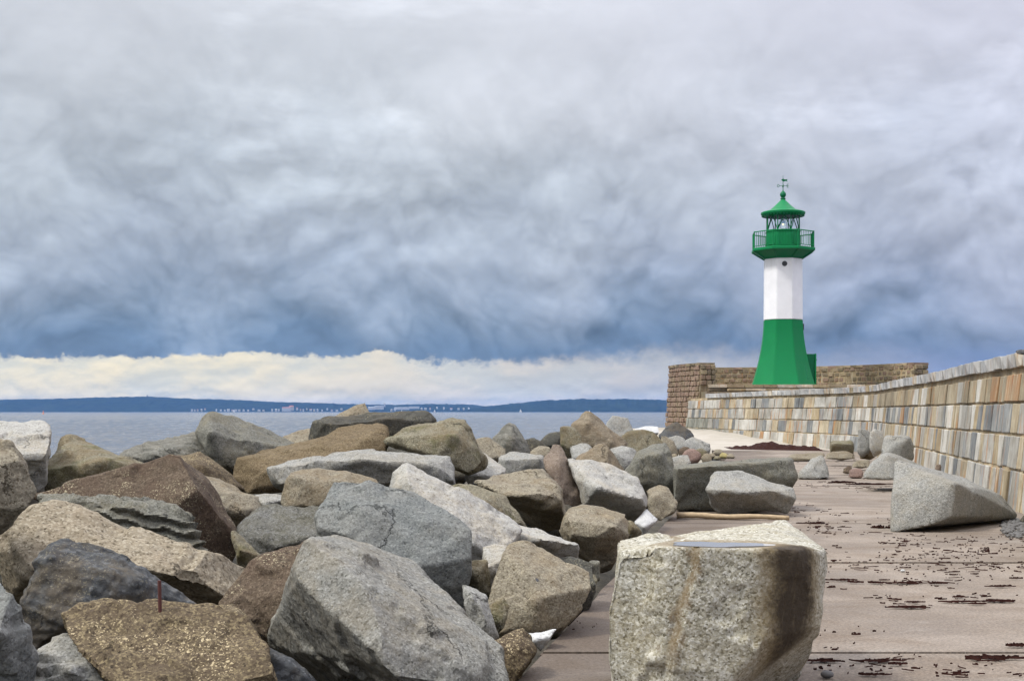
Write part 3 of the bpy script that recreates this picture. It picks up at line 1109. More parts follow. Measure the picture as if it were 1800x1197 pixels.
add_bar(bm, (-.26, 0, 12.72), (.26, 0, 12.72), .016, 5)
add_bar(bm, (0, -.26, 12.72), (0, .26, 12.72), .016, 5)
# letters of the compass, small W ring and E comb as in the photograph
r0 = []
for k in range(12):
    a, a2 = 2 * math.pi * k / 12, 2 * math.pi * (k + 1) / 12
    add_bar(bm, (-.30 + .06 * math.cos(a), 0, 12.72 + .09 * math.sin(a)), (-.30 + .06 * math.cos(a2), 0, 12.72 + .09 * math.sin(a2)), .016, 4)
add_bar(bm, (.26, 0, 12.62), (.26, 0, 12.82), .018, 4)
for q in (.62, .72, .82): add_bar(bm, (.26, 0, 12 + q), (.36, 0, 12 + q), .016, 4)
bm_obj('compass_cross', bm, MAT['paint_green_dark'], vane)
mesh_obj('pennant', [(-.12, -.01, 13.08), (.02, -.01, 12.98), (.18, -.01, 13.02), (.30, -.01, 12.97), (.24, -.01, 13.06), (.31, -.01, 13.13), (.1, -.01, 13.12), (.0, -.01, 13.18),
                     (-.12, .01, 13.08), (.02, .01, 12.98), (.18, .01, 13.02), (.30, .01, 12.97), (.24, .01, 13.06), (.31, .01, 13.13), (.1, .01, 13.12), (.0, .01, 13.18)],
         [(0, 1, 2, 3, 4, 5, 6, 7), (15, 14, 13, 12, 11, 10, 9, 8)] + [(i, i + 8, (i + 1) % 8 + 8, (i + 1) % 8) for i in range(8)], MAT['paint_green_dark'], vane)
# railing: eight sides of upright bars between two rails
RR = 2.0
for k in range(8):
    a0, a1 = ROT + k * math.pi / 4, ROT + (k + 1) * math.pi / 4
    A_ = Vector((math.sin(a0) * RR, -math.cos(a0) * RR, 0))
    B_ = Vector((math.sin(a1) * RR, -math.cos(a1) * RR, 0))
    bm = bmesh.new()
    add_bar(bm, A_ + Vector((0, 0, 8.66)), A_ + Vector((0, 0, 9.74)), .035, 6)
    bm_obj('rail_post', bm, MAT['paint_green'], lh)
    bm = bmesh.new()
    add_bar(bm, A_ + Vector((0, 0, 9.70)), B_ + Vector((0, 0, 9.70)), .033, 6)
    add_bar(bm, A_ + Vector((0, 0, 8.80)), B_ + Vector((0, 0, 8.80)), .022, 6)
    rl = bm_obj('rail', bm, MAT['paint_green'], lh)
    for i in range(1, 9):
        q = A_ + (B_ - A_) * i / 9
        bm = bmesh.new()
        add_bar(bm, q + Vector((0, 0, 8.78)), q + Vector((0, 0, 9.70)), .016, 5)
        bm_obj('baluster', bm, MAT['paint_green'], rl)
# porthole in the white shaft
av = ROT + 0 * math.pi / 4 + math.pi / 8
av = math.radians(-29 + 22.5)
q = Vector((math.sin(av), -math.cos(av), 0))
bm = bmesh.new()
add_bar(bm, q * (1.265 * c8 - .05), q * (1.265 * c8 + .03), .21, 24)
ph = bm_obj('porthole', bm, MAT['paint_white'], lh, loc=(0, 0, 7.64))
bm = bmesh.new()
add_bar(bm, q * (1.265 * c8 + .0), q * (1.265 * c8 + .037), .165, 24)
bm_obj('pane', bm, MAT['iron_dark'], ph)
# small window on the right flank of the green base
av2 = math.radians(-29 + 45 * 2 + 22.5)
q = Vector((math.sin(av2), -math.cos(av2), 0))
bm = bmesh.new()
add_box(bm, q * 1.24 + Vector((0, 0, 3.72)), (.3, .12, .4), Matrix.Rotation(av2, 3, 'Z'))
bm_obj('window', bm, MAT['iron_dark'], lh)
# door porch leaning against the right flank
bm = bmesh.new()
add_box(bm, (1.62, .05, 1.0), (.62, .95, 2.0))
bmesh.ops.bevel(bm, geom=list(bm.edges), offset=.02, segments=1, affect='EDGES')
porch = bm_obj('door_porch', bm, MAT['paint_green_dark'], lh)
bm = bmesh.new()
add_box(bm, (1.965, .0, 1.0), (.10, 1.02, 2.04))
bmesh.ops.bevel(bm, geom=list(bm.edges), offset=.015, segments=1, affect='EDGES')
door = bm_obj('door', bm, MAT['paint_green'], porch)
for z in (.4, 1.62):
    bm = bmesh.new()
    add_box(bm, (2.03, -.4, z), (.06, .12, .05))
    bm_obj('hinge', bm, MAT['paint_green_dark'], porch)
# bracket rail low on the front
bm = bmesh.new()
f = lambda u, z: Vector((u, -(1.295 + .80 * (1 - z / 4.15) ** 1.75) * .93 - .08, z))
add_bar(bm, f(1.08, 1.2), f(1.14, .4), .025, 5)
add_bar(bm, f(1.14, .4), f(1.32, .42), .025, 5)
bm_obj('grab_rail', bm, MAT['paint_green_dark'], lh)


# ================================================================== BOULDERS
PENDING = []


def rock(label, d, mat, pts, T=None, drop=.35, amp=1.0, chips=4, strata=0.0, name='boulder', cat='boulder',
         group='boulders of the breakwater', vox=None, back=.8, seed=None, ground=None, hull_only=False, dents=1.0, grow=1.05):
    """a fractured boulder: traced corner points (photo column, photo row, metres behind distance d) give the near side,
    the far side and the foot are closed behind them; the hull is then chipped, remeshed and roughened"""
    seed = len(PENDING) * 7 + 3 if seed is None else seed
    r = random.Random(seed)
    xs = [p[0] for p in pts]
    ys = [p[1] for p in pts]
    cx, cy = (min(xs) + max(xs)) / 2, (min(ys) + max(ys)) / 2
    h, w = max(ys) - min(ys), max(xs) - min(xs)
    size = max(w, h) * d / FOC
    if T is None:
        T = .62 * (w + h) / 2 * d / FOC
    if drop:          # quarried stones stand on a narrower, receding foot
        pts = [(x, y, dd + max(0, (y - cy) / (h / 2) - .25) * .30 * T) for x, y, dd in pts]
    dmax = max(p[2] for p in pts)
    if drop and grow:
        pts = [(cx + (x - cx) * grow, cy + (y - cy) * grow, dd) for x, y, dd in pts]
    V = [P(x, y, d + dd) for x, y, dd in pts]
    for x, y, dd in pts:
        yb = cy + (y - cy) * .86 + (.04 * h if y < cy else 0)
        V.append(P(cx + (x - cx) * back, yb, d + max(dd, dmax * .6) + T * r.uniform(.8, 1.1)))
    if drop:
        for x, y, dd in pts:
            if y > cy:
                V.append(P(cx + (x - cx) * .78, y + drop * h, d + dd + .5 * T))
                V.append(P(cx + (x - cx) * .7, y + drop * h, d + dd + .9 * T))
    if ground is not None:
        for v in V:
            v.z = max(v.z, ground)
    bm = bmesh.new()
    for v in V:
        bm.verts.new(v)
    res = bmesh.ops.convex_hull(bm, input=bm.verts)
    junk = list({e for e in res['geom_interior'] + res['geom_unused'] if isinstance(e, bmesh.types.BMVert)})
    bmesh.ops.delete(bm, geom=junk, context='VERTS')
    bmesh.ops.dissolve_limit(bm, angle_limit=.05, verts=bm.verts, edges=bm.edges)
    cen = Vector((0, 0, 0))
    for v in bm.verts: cen += v.co
    cen /= len(bm.verts)
    # knock off some corners
    for _ in range(chips):
        bm.verts.ensure_lookup_table()
        v = r.choice(bm.verts[:]).co.copy()
        n = (v - cen)
        L_ = n.length
        n = (n.normalized() + Vector((r.uniform(-.5, .5), r.uniform(-.5, .5), r.uniform(-.5, .5)))).normalized()
        p0 = v - n * L_ * r.uniform(.03, .10)
        g = bmesh.ops.bisect_plane(bm, geom=bm.verts[:] + bm.edges[:] + bm.faces[:], plane_co=p0, plane_no=n, clear_outer=True)
        ed = [e for e in bm.edges if e.is_boundary]
        if ed:
            try:
                bmesh.ops.holes_fill(bm, edges=ed)
            except Exception:
                pass
    bmesh.ops.recalc_face_normals(bm, faces=bm.faces)
    # split narrow facets along some arrises
    for _ in range(int(chips * 1.5)):
        es = [e for e in bm.edges if len(e.link_faces) == 2 and e.calc_face_angle(0) > .5 and e.calc_length() > .12 * size]
        if not es: break
        es.sort(key=lambda e: (round(e.verts[0].co.x, 4), round(e.verts[0].co.z, 4), round(e.verts[1].co.x, 4)))
        e = r.choice(es)
        n = (e.link_faces[0].normal + e.link_faces[1].normal + Vector((r.uniform(-.35, .35), r.uniform(-.35, .35), r.uniform(-.35, .35)))).normalized()
        mid_ = e.verts[0].co.lerp(e.verts[1].co, r.uniform(.25, .75))
        bmesh.ops.bisect_plane(bm, geom=bm.verts[:] + bm.edges[:] + bm.faces[:], plane_co=mid_ - n * size * r.uniform(.004, .02), plane_no=n, clear_outer=True)
        ed = [q for q in bm.edges if q.is_boundary]
        if ed:
            bmesh.ops.holes_fill(bm, edges=ed)
        bmesh.ops.recalc_face_normals(bm, faces=bm.faces)
    zmin = min(v.co.z for v in bm.verts)
    org = Vector((cen.x, cen.y, zmin))
    for v in bm.verts:
        v.co -= org
    me = bpy.data.meshes.new(name)
    bm.to_mesh(me)
    bm.free()
    o_ = link(name, me, MAT[mat] if isinstance(mat, str) else mat, loc=org)
    tag(o_, label, cat, group)
    mod = o_.modifiers.new('remesh', 'REMESH')
    mod.mode = 'VOXEL'
    mod.voxel_size = vox or max(d * .0014, size / 130)
    PENDING.append((o_, size, amp, strata, seed, dents, d))
    return o_


def finish_rocks():
    dg = bpy.context.evaluated_depsgraph_get()
    dg.update()
    done = []
    for o_, size, amp, strata, seed, dents, d in PENDING:
        me = bpy.data.meshes.new_from_object(o_.evaluated_get(dg))
        done.append(me)
    for (o_, size, amp, strata, seed, dents, d), me in zip(PENDING, done):
        o_.modifiers.clear()
        old = o_.data
        o_.data = me
        me.name = old.name
        bpy.data.meshes.remove(old)
        n = len(me.vertices)
        co = np.empty(n * 3, np.float32)
        me.vertices.foreach_get('co', co)
        co = co.reshape(-1, 3).astype(np.float64)
        nr = np.empty(n * 3, np.float32)
        me.vertices.foreach_get('normal', nr)
        nr = nr.reshape(-1, 3)
        off = np.array([seed * 1.37, seed * 2.11, seed * .73])
        sz = min(size, 2.2)
        q = co / sz
        rn = np.random.RandomState(seed + 5)
        disp = fbm(q * 1.9 + off, 3, .5) * .008 * sz
        # broken facets: every patch of the surface is its own slightly tilted plane, with small steps between patches
        wob = np.stack([fbm(co * 4.5 + off + k * 9, 3, .6) for k in range(3)], 1) * .10
        for nsite, tilt_ in ((6, .03), (26, .06), (120, .065)):
            idx = rn.randint(0, n, nsite)
            st, tl = co[idx], rn.normal(size=(nsite, 3)) * tilt_
            dist = ((co + wob * min(1.0, sz))[:, None, :] - st[None]) ** 2
            dist = dist.sum(2)
            vx = max(d * .0014, size / 130)
            tau = 3.2 * vx * sz / math.sqrt(nsite)            # steps between patches are a few grains wide, not razor cuts
            wgt = np.exp(-(dist - dist.min(1)[:, None]) / tau)
            wgt /= wgt.sum(1)[:, None]
            disp += (wgt * (co @ tl.T - (st * tl).sum(1)[None])).sum(1)
        disp += -np.maximum(0, fbm(q * 3.3 + off + 20, 3, .5) - .2) * .05 * sz * dents           # shallow scoops
        ch = fbm(co * 5.2 + off + 40, 4, .6)
        disp += ch * .0085 + np.round(ch * 5) / 5 * .007
        disp += fbm(co * 24 + off, 2, .6) * .005
        if strata:
            ax = np.array([.18, .25, .95])
            lay = co @ ax * 13 + fbm(co * 2.2 + off, 3) * 1.6
            disp += strata * (np.abs((lay % 1.0) - .5) - .25) * .12
        co = co + nr * (disp * amp)[:, None]
        me.vertices.foreach_set('co', co.astype(np.float32).ravel())
        me.polygons.foreach_set('use_smooth', [True] * len(me.polygons))
        me.update()
        me.set_sharp_from_angle(angle=.72)


R = rock
# ---- left foreground
R('brown-stained granite boulder with a rusty iron rod standing in its top, front left', 7.1, 'granite_lichened',
  [(103, 1076, .18), (144, 1064, .45), (278, 1061, .5), (381, 1062, .5), (425, 1077, .35), (456, 1107, .15), (462, 1150, .05), (484, 1215, -.05), (136, 1104, -.02),
   (270, 1090, .02), (400, 1088, .12), (122, 1118, .1), (165, 1153, -.12), (232, 1215, -.25), (350, 1225, -.25)], T=1.0, chips=2, seed=11)
ROD_ROCK = PENDING[-1][0]
R('small flaky grey stone wedged left of the boulder with the iron rod', 7.35, 'granite_grey',
  [(30, 1215, 0), (69, 1146, .12), (95, 1122, .3), (118, 1118, .3), (163, 1152, .05), (235, 1220, -.05), (120, 1180, -.12)], strata=.5, seed=5)
R('smooth grey-green boulder cut off by the lower left corner', 7.0, 'granite_blue',
  [(-90, 1000, .35), (-5, 1021, .1), (20, 1045, 0), (40, 1070, 0), (52, 1105, .05), (62, 1156, .1), (34, 1200, .0), (-60, 1235, -.1), (-5, 1110, -.18)], chips=2, seed=3)
R('small blue-green stone with pale vein beside the grey foreground boulder', 7.6, 'slate',
  [(452, 1122, .2), (517, 1162, .12), (575, 1210, 0), (470, 1215, -.08), (490, 1160, 0)], drop=.5)
R('dark slate boulder with a rounded back behind the iron rod', 8.6, 'slate',
  [(40, 1065, .0), (69, 982, .12), (86, 962, .2), (133, 948, .38), (178, 963, .42), (217, 968, .4), (246, 994, .35), (280, 1020, .4), (316, 1043, .4), (338, 1062, .4), (100, 985, .06),
   (190, 1010, .05), (244, 1030, .12), (250, 1085, .1), (55, 1150, -.05), (120, 1090, -.12), (180, 1105, -.02)], drop=.3, chips=3, strata=.15)
R('brown reddish-topped boulder at the left edge of the frame', 9.0, 'granite_tan',
  [(-130, 770, .5), (-5, 772, .2), (20, 785, .15), (33, 800, .1), (42, 825, .05), (62, 864, .1), (55, 875, .05), (25, 908, .0), (-8, 932, -.05), (-100, 930, .1), (5, 850, -.18)], drop=.1, chips=2)
R('broad tan speckled boulder with a jutting lip, behind the slate boulder', 10.0, 'granite_speckled',
  [(13, 923, .15), (60, 902, .3), (100, 889, .4), (135, 893, .42), (213, 918, .4), (300, 950, .35), (350, 973, .3), (410, 990, .25), (436, 993, .2), (452, 1008, .05), (432, 1024, -.05),
   (376, 1055, .0), (330, 1062, .02), (62, 1000, -.22), (200, 985, -.25), (300, 1010, -.22), (25, 1055, .0), (120, 1050, -.1)], drop=.25, chips=2)
R('flaky layered grey slab lying under the big brown boulder', 11.6, 'granite_olive_grey',
  [(33, 904, .1), (60, 876, .4), (113, 876, .5), (250, 879, .5), (293, 884, .42), (329, 898, .3), (340, 925, .2), (353, 950, .12), (354, 972, .05), (330, 962, .0), (298, 950, .0),
   (80, 900, .02), (190, 892, .12), (290, 905, .05)], drop=.3, chips=3, strata=1.0)
R('large peaked brown boulder with yellow lichen dots, left of centre', 12.8, 'granite_brown',
  [(60, 873, .3), (95, 864, .4), (150, 848, .5), (250, 820, .45), (296, 799, .35), (313, 802, .3), (328, 820, .6), (345, 838, .8), (380, 880, .75), (404, 925, .55), (416, 950, .3), (411, 972, .2), (396, 987, .0),
   (337, 852, .05), (362, 897, -.15), (396, 952, -.2), (361, 975, -.1), (300, 905, -.1), (200, 885, .05)], drop=.2, chips=1, T=1.0, amp=.7)
R('dark reddish boulder half hidden behind the grey foreground boulder', 9.5, 'granite_brown',
  [(383, 1060, .1), (430, 1000, .3), (451, 984, .35), (480, 974, .4), (540, 948, .45), (560, 960, .3), (520, 1040, .0), (480, 1135, -.1), (462, 1112, -.1), (425, 1085, .0)], drop=.2)
R('big grey triangular foreground boulder with a dark hollow face', 8.0, 'granite_mid',
  [(549, 944, .35), (577, 941, .65), (600, 942, .9), (642, 958, 1.0), (727, 984, 1.0), (745, 1005, .9), (748, 1040, .8), (768, 1054, .75), (790, 1070, .65), (803, 1104, .5), (816, 1124, .4), (858, 1129, .3),
   (876, 1146, .15), (895, 1215, -.1), (545, 985, -.3), (622, 1068, -.42), (661, 1120, -.48), (672, 1172, -.5), (720, 1215, -.5), (533, 955, .15), (510, 1006, .3), (496, 1057, .75), (474, 1100, 1.1), (474, 1133, 1.3),
   (570, 1120, .95), (560, 1220, 1.4)], drop=.0, chips=1, T=.9, dents=.4, amp=.6)
R('blue-grey slab leaning upright with a dark vertical crack', 10.3, 'granite_blue',
  [(590, 851, .5), (620, 853, .52), (646, 861, .5), (724, 871, .5), (752, 893, .42), (773, 916, .35), (815, 923, .25), (823, 932, .2), (821, 1000, .05), (820, 1042, -.02), (810, 1066, -.05), (795, 1074, -.1),
   (579, 871, .42), (566, 910, .25), (548, 946, .1), (600, 960, -.05), (700, 1010, -.2), (640, 905, .14)], drop=.15, chips=2, amp=.7, dents=.4)
R('long pale granite boulder sloping down from a brown-ended peak', 12.0, 'granite_pale',
  [(682, 858, .5), (688, 840, .55), (708, 814, .55), (719, 813, .5), (738, 830, .7), (776, 856, .7), (817, 885, .65), (843, 911, .6), (860, 913, .6), (895, 921, .5), (912, 930, .35), (722, 850, .0),
   (722, 874, -.05), (780, 905, -.2), (825, 940, -.3), (892, 960, -.1), (890, 985, -.2), (818, 992, -.3)], drop=.15, chips=2, T=.8)
R('flat pale slab with a dark underside above the drilled boulder', 12.9, 'granite_pale',
  [(868, 916, .7), (890, 919, .7), (940, 930, .7), (985, 944, .55), (1015, 957, .3), (1014, 984, .4), (975, 975, .3), (934, 960, .2), (930, 944, -.15), (896, 934, .0), (890, 946, -.05)], drop=.3, chips=2)
R('narrow mossy stone standing between the blue-grey slab and the drilled boulder', 10.8, 'granite_olive',
  [(816, 986, .15), (836, 983, .2), (857, 986, .15), (862, 1052, .05), (845, 1062, 0), (818, 1030, .0), (838, 1010, -.12)], drop=.2)
R('pale triangular stone between the mossy stone and the drilled boulder', 11.2, 'granite_pale',
  [(850, 955, .3), (890, 958, .25), (892, 982, .05), (880, 1010, .0), (862, 1055, .0), (850, 1000, -.1)], drop=.1)
R('brown boulder with a round drill hole, beside the quay edge', 10.2, 'granite_tan',
  [(859, 1062, .1), (888, 973, .35), (896, 960, .5), (921, 955, .6), (956, 966, .6), (1012, 994, .5), (1035, 1006, .4), (1037, 1034, .25), (1022, 1064, .15), (991, 1097, .0), (930, 1112, -.15), (875, 1118, -.12),
   (930, 1000, .2), (955, 1060, -.08)], drop=.1, chips=2, amp=.8, dents=.4)
HOLE_ROCK = PENDING[-1][0]
R('upright dark stone with pale top, right of the grey foreground boulder', 9.4, 'granite_grey',
  [(815, 1030, .25), (832, 1036, .3), (852, 1048, .2), (862, 1080, .1), (876, 1118, .05), (842, 1131, -.05), (822, 1090, -.05), (838, 1060, -.08)], drop=.2)
R('small mottled boulder against the quay edge in the foreground', 8.6, 'granite_lichened',
  [(858, 1133, .05), (895, 1111, .25), (917, 1105, .3), (934, 1117, .28), (945, 1141, .15), (920, 1172, .0), (895, 1205, -.08), (870, 1205, -.1), (905, 1140, .02)], drop=.1)
R('little white stone peeping out at the quay edge', 9.75, 'granite_white',
  [(928, 1113, .1), (965, 1110, .15), (978, 1105, .1), (962, 1128, .0), (948, 1142, -.03), (940, 1128, 0)], drop=.1, chips=1)
R('small curved brown stone in front of the drilled boulder', 9.9, 'granite_olive',
  [(857, 1066, .05), (872, 1056, .1), (886, 1051, .12), (896, 1064, .1), (886, 1095, .02), (872, 1112, 0), (862, 1095, -.04)], drop=.1, chips=1)
# ---- middle
R('pale block with a square top at the left edge, against the water', 15.6, 'granite_pale',
  [(-70, 752, .9), (0, 744, .9), (73, 740, .9), (84, 748, .8), (86, 775, .45), (80, 800, .1), (74, 835, .2), (55, 842, .15), (36, 801, .05), (-60, 800, .0), (-50, 840, .05)], chips=2, T=1.3, drop=1.0)
R('grey boulder just outside the left edge, beside the square pale block', 16.5, 'granite_grey',
  [(-260, 800, .3), (-190, 760, .7), (-110, 770, .6), (-60, 820, .2), (-90, 930, 0), (-230, 930, 0), (-160, 820, -.1)], drop=.4, chips=2)
R('tan boulder just outside the left edge, below the grey one', 12.5, 'granite_tan',
  [(-330, 880, .3), (-230, 830, .7), (-130, 850, .6), (-90, 930, .2), (-120, 1040, 0), (-300, 1040, 0), (-210, 900, -.1)], drop=.4, chips=2)
R('olive boulder just outside the left edge, nearest the viewer', 9.0, 'granite_olive',
  [(-380, 980, .3), (-260, 930, .7), (-150, 950, .6), (-100, 1040, .2), (-120, 1200, 0), (-350, 1200, 0), (-240, 1010, -.1)], drop=.3, chips=2)
R('lichened boulder with a pale slanting top beside the square pale block', 16.2, 'granite_olive',
  [(80, 806, .3), (100, 788, .7), (118, 769, 1.0), (150, 783, .9), (163, 790, .6), (262, 818, .7), (235, 831, .3), (140, 858, -.1), (85, 863, .0), (78, 840, .1), (110, 806, .1), (158, 793, .0), (230, 825, .0)], T=1.0)
R('rough grey-brown ridge of rock below the water line at left', 19.5, 'gneiss_dark',
  [(212, 800, .4), (240, 788, .6), (270, 780, .7), (303, 776, .7), (343, 760, .8), (356, 768, .6), (388, 818, .3), (360, 835, .0), (230, 822, .0), (300, 795, .1)], strata=.3)
R('dark boulder sprinkled with cream lichen behind the large brown one', 16.8, 'granite_lichened',
  [(270, 812, .3), (320, 800, .5), (350, 797, .55), (378, 811, .5), (408, 836, .4), (428, 856, .3), (380, 852, -.05), (330, 842, -.1), (355, 820, .0)], drop=.5)
R('tall grey pyramid boulder touching the horizon at left', 19.5, 'granite_olive_grey',
  [(347, 760, .5), (356, 738, .7), (370, 722, .8), (376, 723, .85), (450, 750, 1.3), (525, 781, 1.4), (512, 792, 1.0), (436, 800, .5), (373, 762, .0), (366, 787, .1), (412, 842, .0), (390, 830, .0)], drop=.3, chips=1, dents=.5)
R('pale-topped boulder wedged right of the large brown one', 15.0, 'granite_tan',
  [(338, 834, .6), (385, 842, .7), (417, 856, .6), (463, 882, .4), (454, 899, .1), (412, 928, -.1), (382, 892, -.05), (360, 862, .1), (425, 880, .0)], drop=.4)
R('wet dark grey boulder with glistening top in the middle of the heap', 13.0, 'granite_wet',
  [(465, 886, .6), (496, 893, .6), (540, 892, .6), (570, 895, .5), (552, 945, .0), (500, 965, -.1), (457, 979, -.1), (413, 928, .1), (440, 905, .4)], drop=.3, amp=1.2)
R('small mossy wedge below the large brown boulder', 11.9, 'granite_olive',
  [(408, 932, .2), (428, 948, .2), (461, 979, .1), (436, 994, 0), (416, 985, 0), (422, 965, -.06)], drop=.3)
R('small flat grey stone tucked under the mossy tan block', 15.2, 'granite_grey',
  [(446, 870, .3), (470, 867, .35), (498, 869, .3), (497, 884, 0), (460, 884, 0)], drop=.5, chips=1)
R('mossy tan block in the middle of the heap', 13.6, 'granite_tan',
  [(496, 866, .1), (509, 828, .3), (555, 826, .5), (587, 829, .55), (607, 827, .55), (633, 832, .5), (659, 845, .4), (668, 858, .3), (582, 872, -.05), (568, 890, -.12), (496, 884, -.05), (520, 842, .05), (590, 846, .08)], drop=.3)
R('long flat grey slab with a bright upper edge across the middle', 16.2, 'granite_grey',
  [(476, 823, .3), (542, 804, .7), (581, 800, .8), (628, 799, .8), (724, 807, .7), (786, 803, .6), (790, 814, .3), (784, 830, .1), (792, 846, .1), (790, 870, .3), (672, 862, .2), (545, 812, .1), (640, 809, .0),
   (740, 815, .05), (500, 850, .1), (491, 860, .2)], drop=.3, chips=2, T=.9)
R('rounded rust-brown boulder with a raised right end, under the dark slab', 18.2, 'granite_rust',
  [(414, 840, .2), (425, 807, .4), (465, 791, .7), (504, 789, .8), (545, 780, .9), (600, 764, .9), (633, 753, .9), (660, 752, .8), (670, 760, .5), (673, 778, .3), (672, 803, .1), (580, 806, -.1), (480, 835, -.2), (492, 864, -.1),
   (478, 873, -.1), (439, 866, -.1), (560, 800, .0), (640, 775, .15)], drop=.3, chips=2, T=1.0)
R('long dark flat-topped slab at the top of the heap, against the sea', 22.0, 'granite_dark',
  [(545, 778, .2), (556, 742, .4), (580, 733, .6), (651, 728, .9), (720, 724, 1.0), (752, 722, 1.0), (758, 727, .7), (757, 744, .4), (700, 764, .1), (600, 778, -.1), (585, 745, .0), (700, 735, .15)], drop=.5, chips=2)
R('tan pointed stone peeping above the dark flat-topped slab', 23.6, 'granite_tan',
  [(584, 736, .3), (605, 722, .4), (625, 712, .4), (641, 708, .4), (651, 728, .2), (652, 745, 0), (610, 742, -.1)], drop=.3, chips=1)
R('low tan stone left of the dark flat-topped slab', 23.0, 'granite_tan',
  [(495, 766, .3), (520, 760, .4), (545, 752, .4), (555, 765, .2), (552, 782, 0), (510, 782, 0)], drop=.5, chips=1)
R('tilted olive-grey boulder overhanging a black gap', 17.6, 'granite_olive',
  [(671, 775, .5), (700, 757, .8), (724, 746, .9), (799, 735, .9), (816, 739, .7), (829, 775, .4), (839, 794, .3), (851, 814, .3), (826, 832, .1), (789, 822, .1), (770, 802, .0), (724, 789, .1), (700, 768, .25), (800, 765, .05)],
  drop=0, chips=2, T=1.1)
R('pale rounded stone behind the tilted olive boulder', 24.0, 'granite_tan',
  [(828, 776, .2), (845, 770, .3), (860, 770, .35), (876, 781, .3), (898, 798, .1), (860, 806, -.1), (832, 802, -.1)], drop=.4)
R('pointed grey-brown stone against the sea at centre', 25.0, 'gneiss_dark',
  [(866, 772, .3), (884, 752, .4), (896, 741, .4), (906, 745, .4), (921, 770, .3), (931, 794, .2), (905, 800, -.1), (878, 794, 0), (896, 770, .0)], drop=.4)
R('flat-topped grey block right of the tilted olive boulder', 20.5, 'granite_grey',
  [(866, 804, .5), (900, 797, .7), (930, 798, .7), (954, 800, .6), (959, 826, .1), (930, 832, 0), (888, 835, -.05), (890, 808, .05), (950, 806, .05)], drop=.4)
R('pale wedge-shaped boulder under the tilted olive boulder', 18.6, 'granite_pale',
  [(818, 838, .3), (830, 805, .5), (839, 790, .6), (862, 805, .6), (890, 823, .4), (889, 835, .1), (850, 850, -.15), (825, 850, -.1)], drop=.3)
R('flat brown boulder with a tan top and deep black underside', 15.0, 'granite_tan',
  [(838, 848, .6), (875, 836, .9), (915, 830, 1.0), (953, 827, 1.0), (971, 843, .8), (983, 860, .5), (985, 880, .3), (999, 923, .5), (950, 928, .7), (905, 895, .6), (886, 871, .1), (940, 872, -.15), (978, 868, .05)], drop=.05, chips=2, T=.9)
R('mossy brown boulder with a ragged top, above the long pale boulder', 13.9, 'granite_olive',
  [(793, 850, .5), (833, 852, .6), (862, 862, .6), (889, 873, .5), (910, 900, .35), (927, 930, .2), (870, 916, -.1), (830, 897, -.15), (797, 872, .0), (850, 880, .0)], drop=.4)
R('narrow pinkish-brown boulder leaning in the middle of the heap', 19.3, 'granite_pink',
  [(955, 808, .2), (963, 794, .35), (973, 781, .5), (985, 783, .5), (998, 808, .4), (1010, 840, .25), (1030, 886, .05), (990, 890, -.1), (980, 852, -.1), (961, 824, .0), (985, 815, .1)], drop=.2, chips=1)
R('large pale block with a broad sloping top, centre right', 18.9, 'granite_pale',
  [(1000, 809, .7), (1018, 807, .9), (1036, 808, .9), (1051, 823, .9), (1066, 836, .9), (1100, 830, .9), (1116, 840, .8), (1139, 872, .35), (1142, 881, .2), (1131, 899, .35), (1112, 917, .45), (1046, 893, .2), (1028, 887, .15),
   (1014, 845, .3), (1053, 858, -.15), (1100, 872, .0)], drop=.15, chips=2, T=.8)
R('pale-topped boulder with a brown front, beside the quay edge', 14.4, 'granite_tan',
  [(985, 934, .5), (998, 894, .8), (1025, 888, .9), (1050, 895, .9), (1080, 904, .8), (1101, 903, .7), (1103, 940, .3), (1083, 952, .2), (1079, 984, .35), (1018, 1000, .3), (1014, 962, .05), (1000, 915, .2), (1078, 925, .0)], drop=.12, chips=2)
R('small square grey stone stub standing on the quay edge', 13.2, 'granite_olive_grey',
  [(1036, 985, .06), (1055, 985, .06), (1055, 1018, 0), (1037, 1016, 0), (1036, 990, 0), (1054, 990, 0)], drop=.1, chips=0, amp=.5)
R('small mossy pebble-stone at the foot of the square stub', 12.6, 'granite_olive',
  [(1030, 1012, .1), (1045, 1008, .12), (1052, 1018, .1), (1042, 1032, 0), (1032, 1030, 0)], drop=.2, chips=1)
R('small square-cut white stone tipped on its corner by the quay edge', 18.8, 'granite_white',
  [(1113, 918, .1), (1137, 894, .3), (1158, 913, .2), (1134, 927, -.05), (1131, 941, .05)], drop=0, chips=0, amp=.35, T=.18)
R('small dark brown stone beneath the white square-cut stone', 18.5, 'granite_olive',
  [(1100, 914, .1), (1112, 916, .1), (1130, 934, .05), (1125, 945, 0), (1103, 946, 0), (1112, 926, -.08)], drop=.1, chips=1)
R('rounded brown boulder leaning on the big grey quay blocks', 21.0, 'granite_tan',
  [(1134, 862, .3), (1145, 856, .4), (1161, 852, .45), (1174, 855, .4), (1192, 883, .2), (1184, 902, .05), (1161, 915, -.05), (1143, 910, 0), (1150, 875, .05)], drop=0, chips=2, T=.6)
R('tall grey boulder with a rounded top, left of the long quay block', 23.6, 'granite_olive_grey',
  [(1098, 830, .3), (1118, 794, .5), (1148, 783, .7), (1168, 780, .7), (1177, 793, .5), (1180, 818, .3), (1187, 850, .15), (1188, 880, .3), (1136, 880, .2), (1110, 850, .0), (1126, 802, .15), (1160, 800, .15)], drop=.1, chips=2, dents=.5)
R('tan striated stone with a dark left face below the peaked boulders', 25.5, 'gneiss_tan',
  [(1004, 806, .3), (1030, 792, .4), (1045, 783, .4), (1061, 775, .5), (1079, 798, .5), (1097, 828, .4), (1062, 830, -.1), (1030, 826, 0), (1046, 790, .05)], drop=.3)
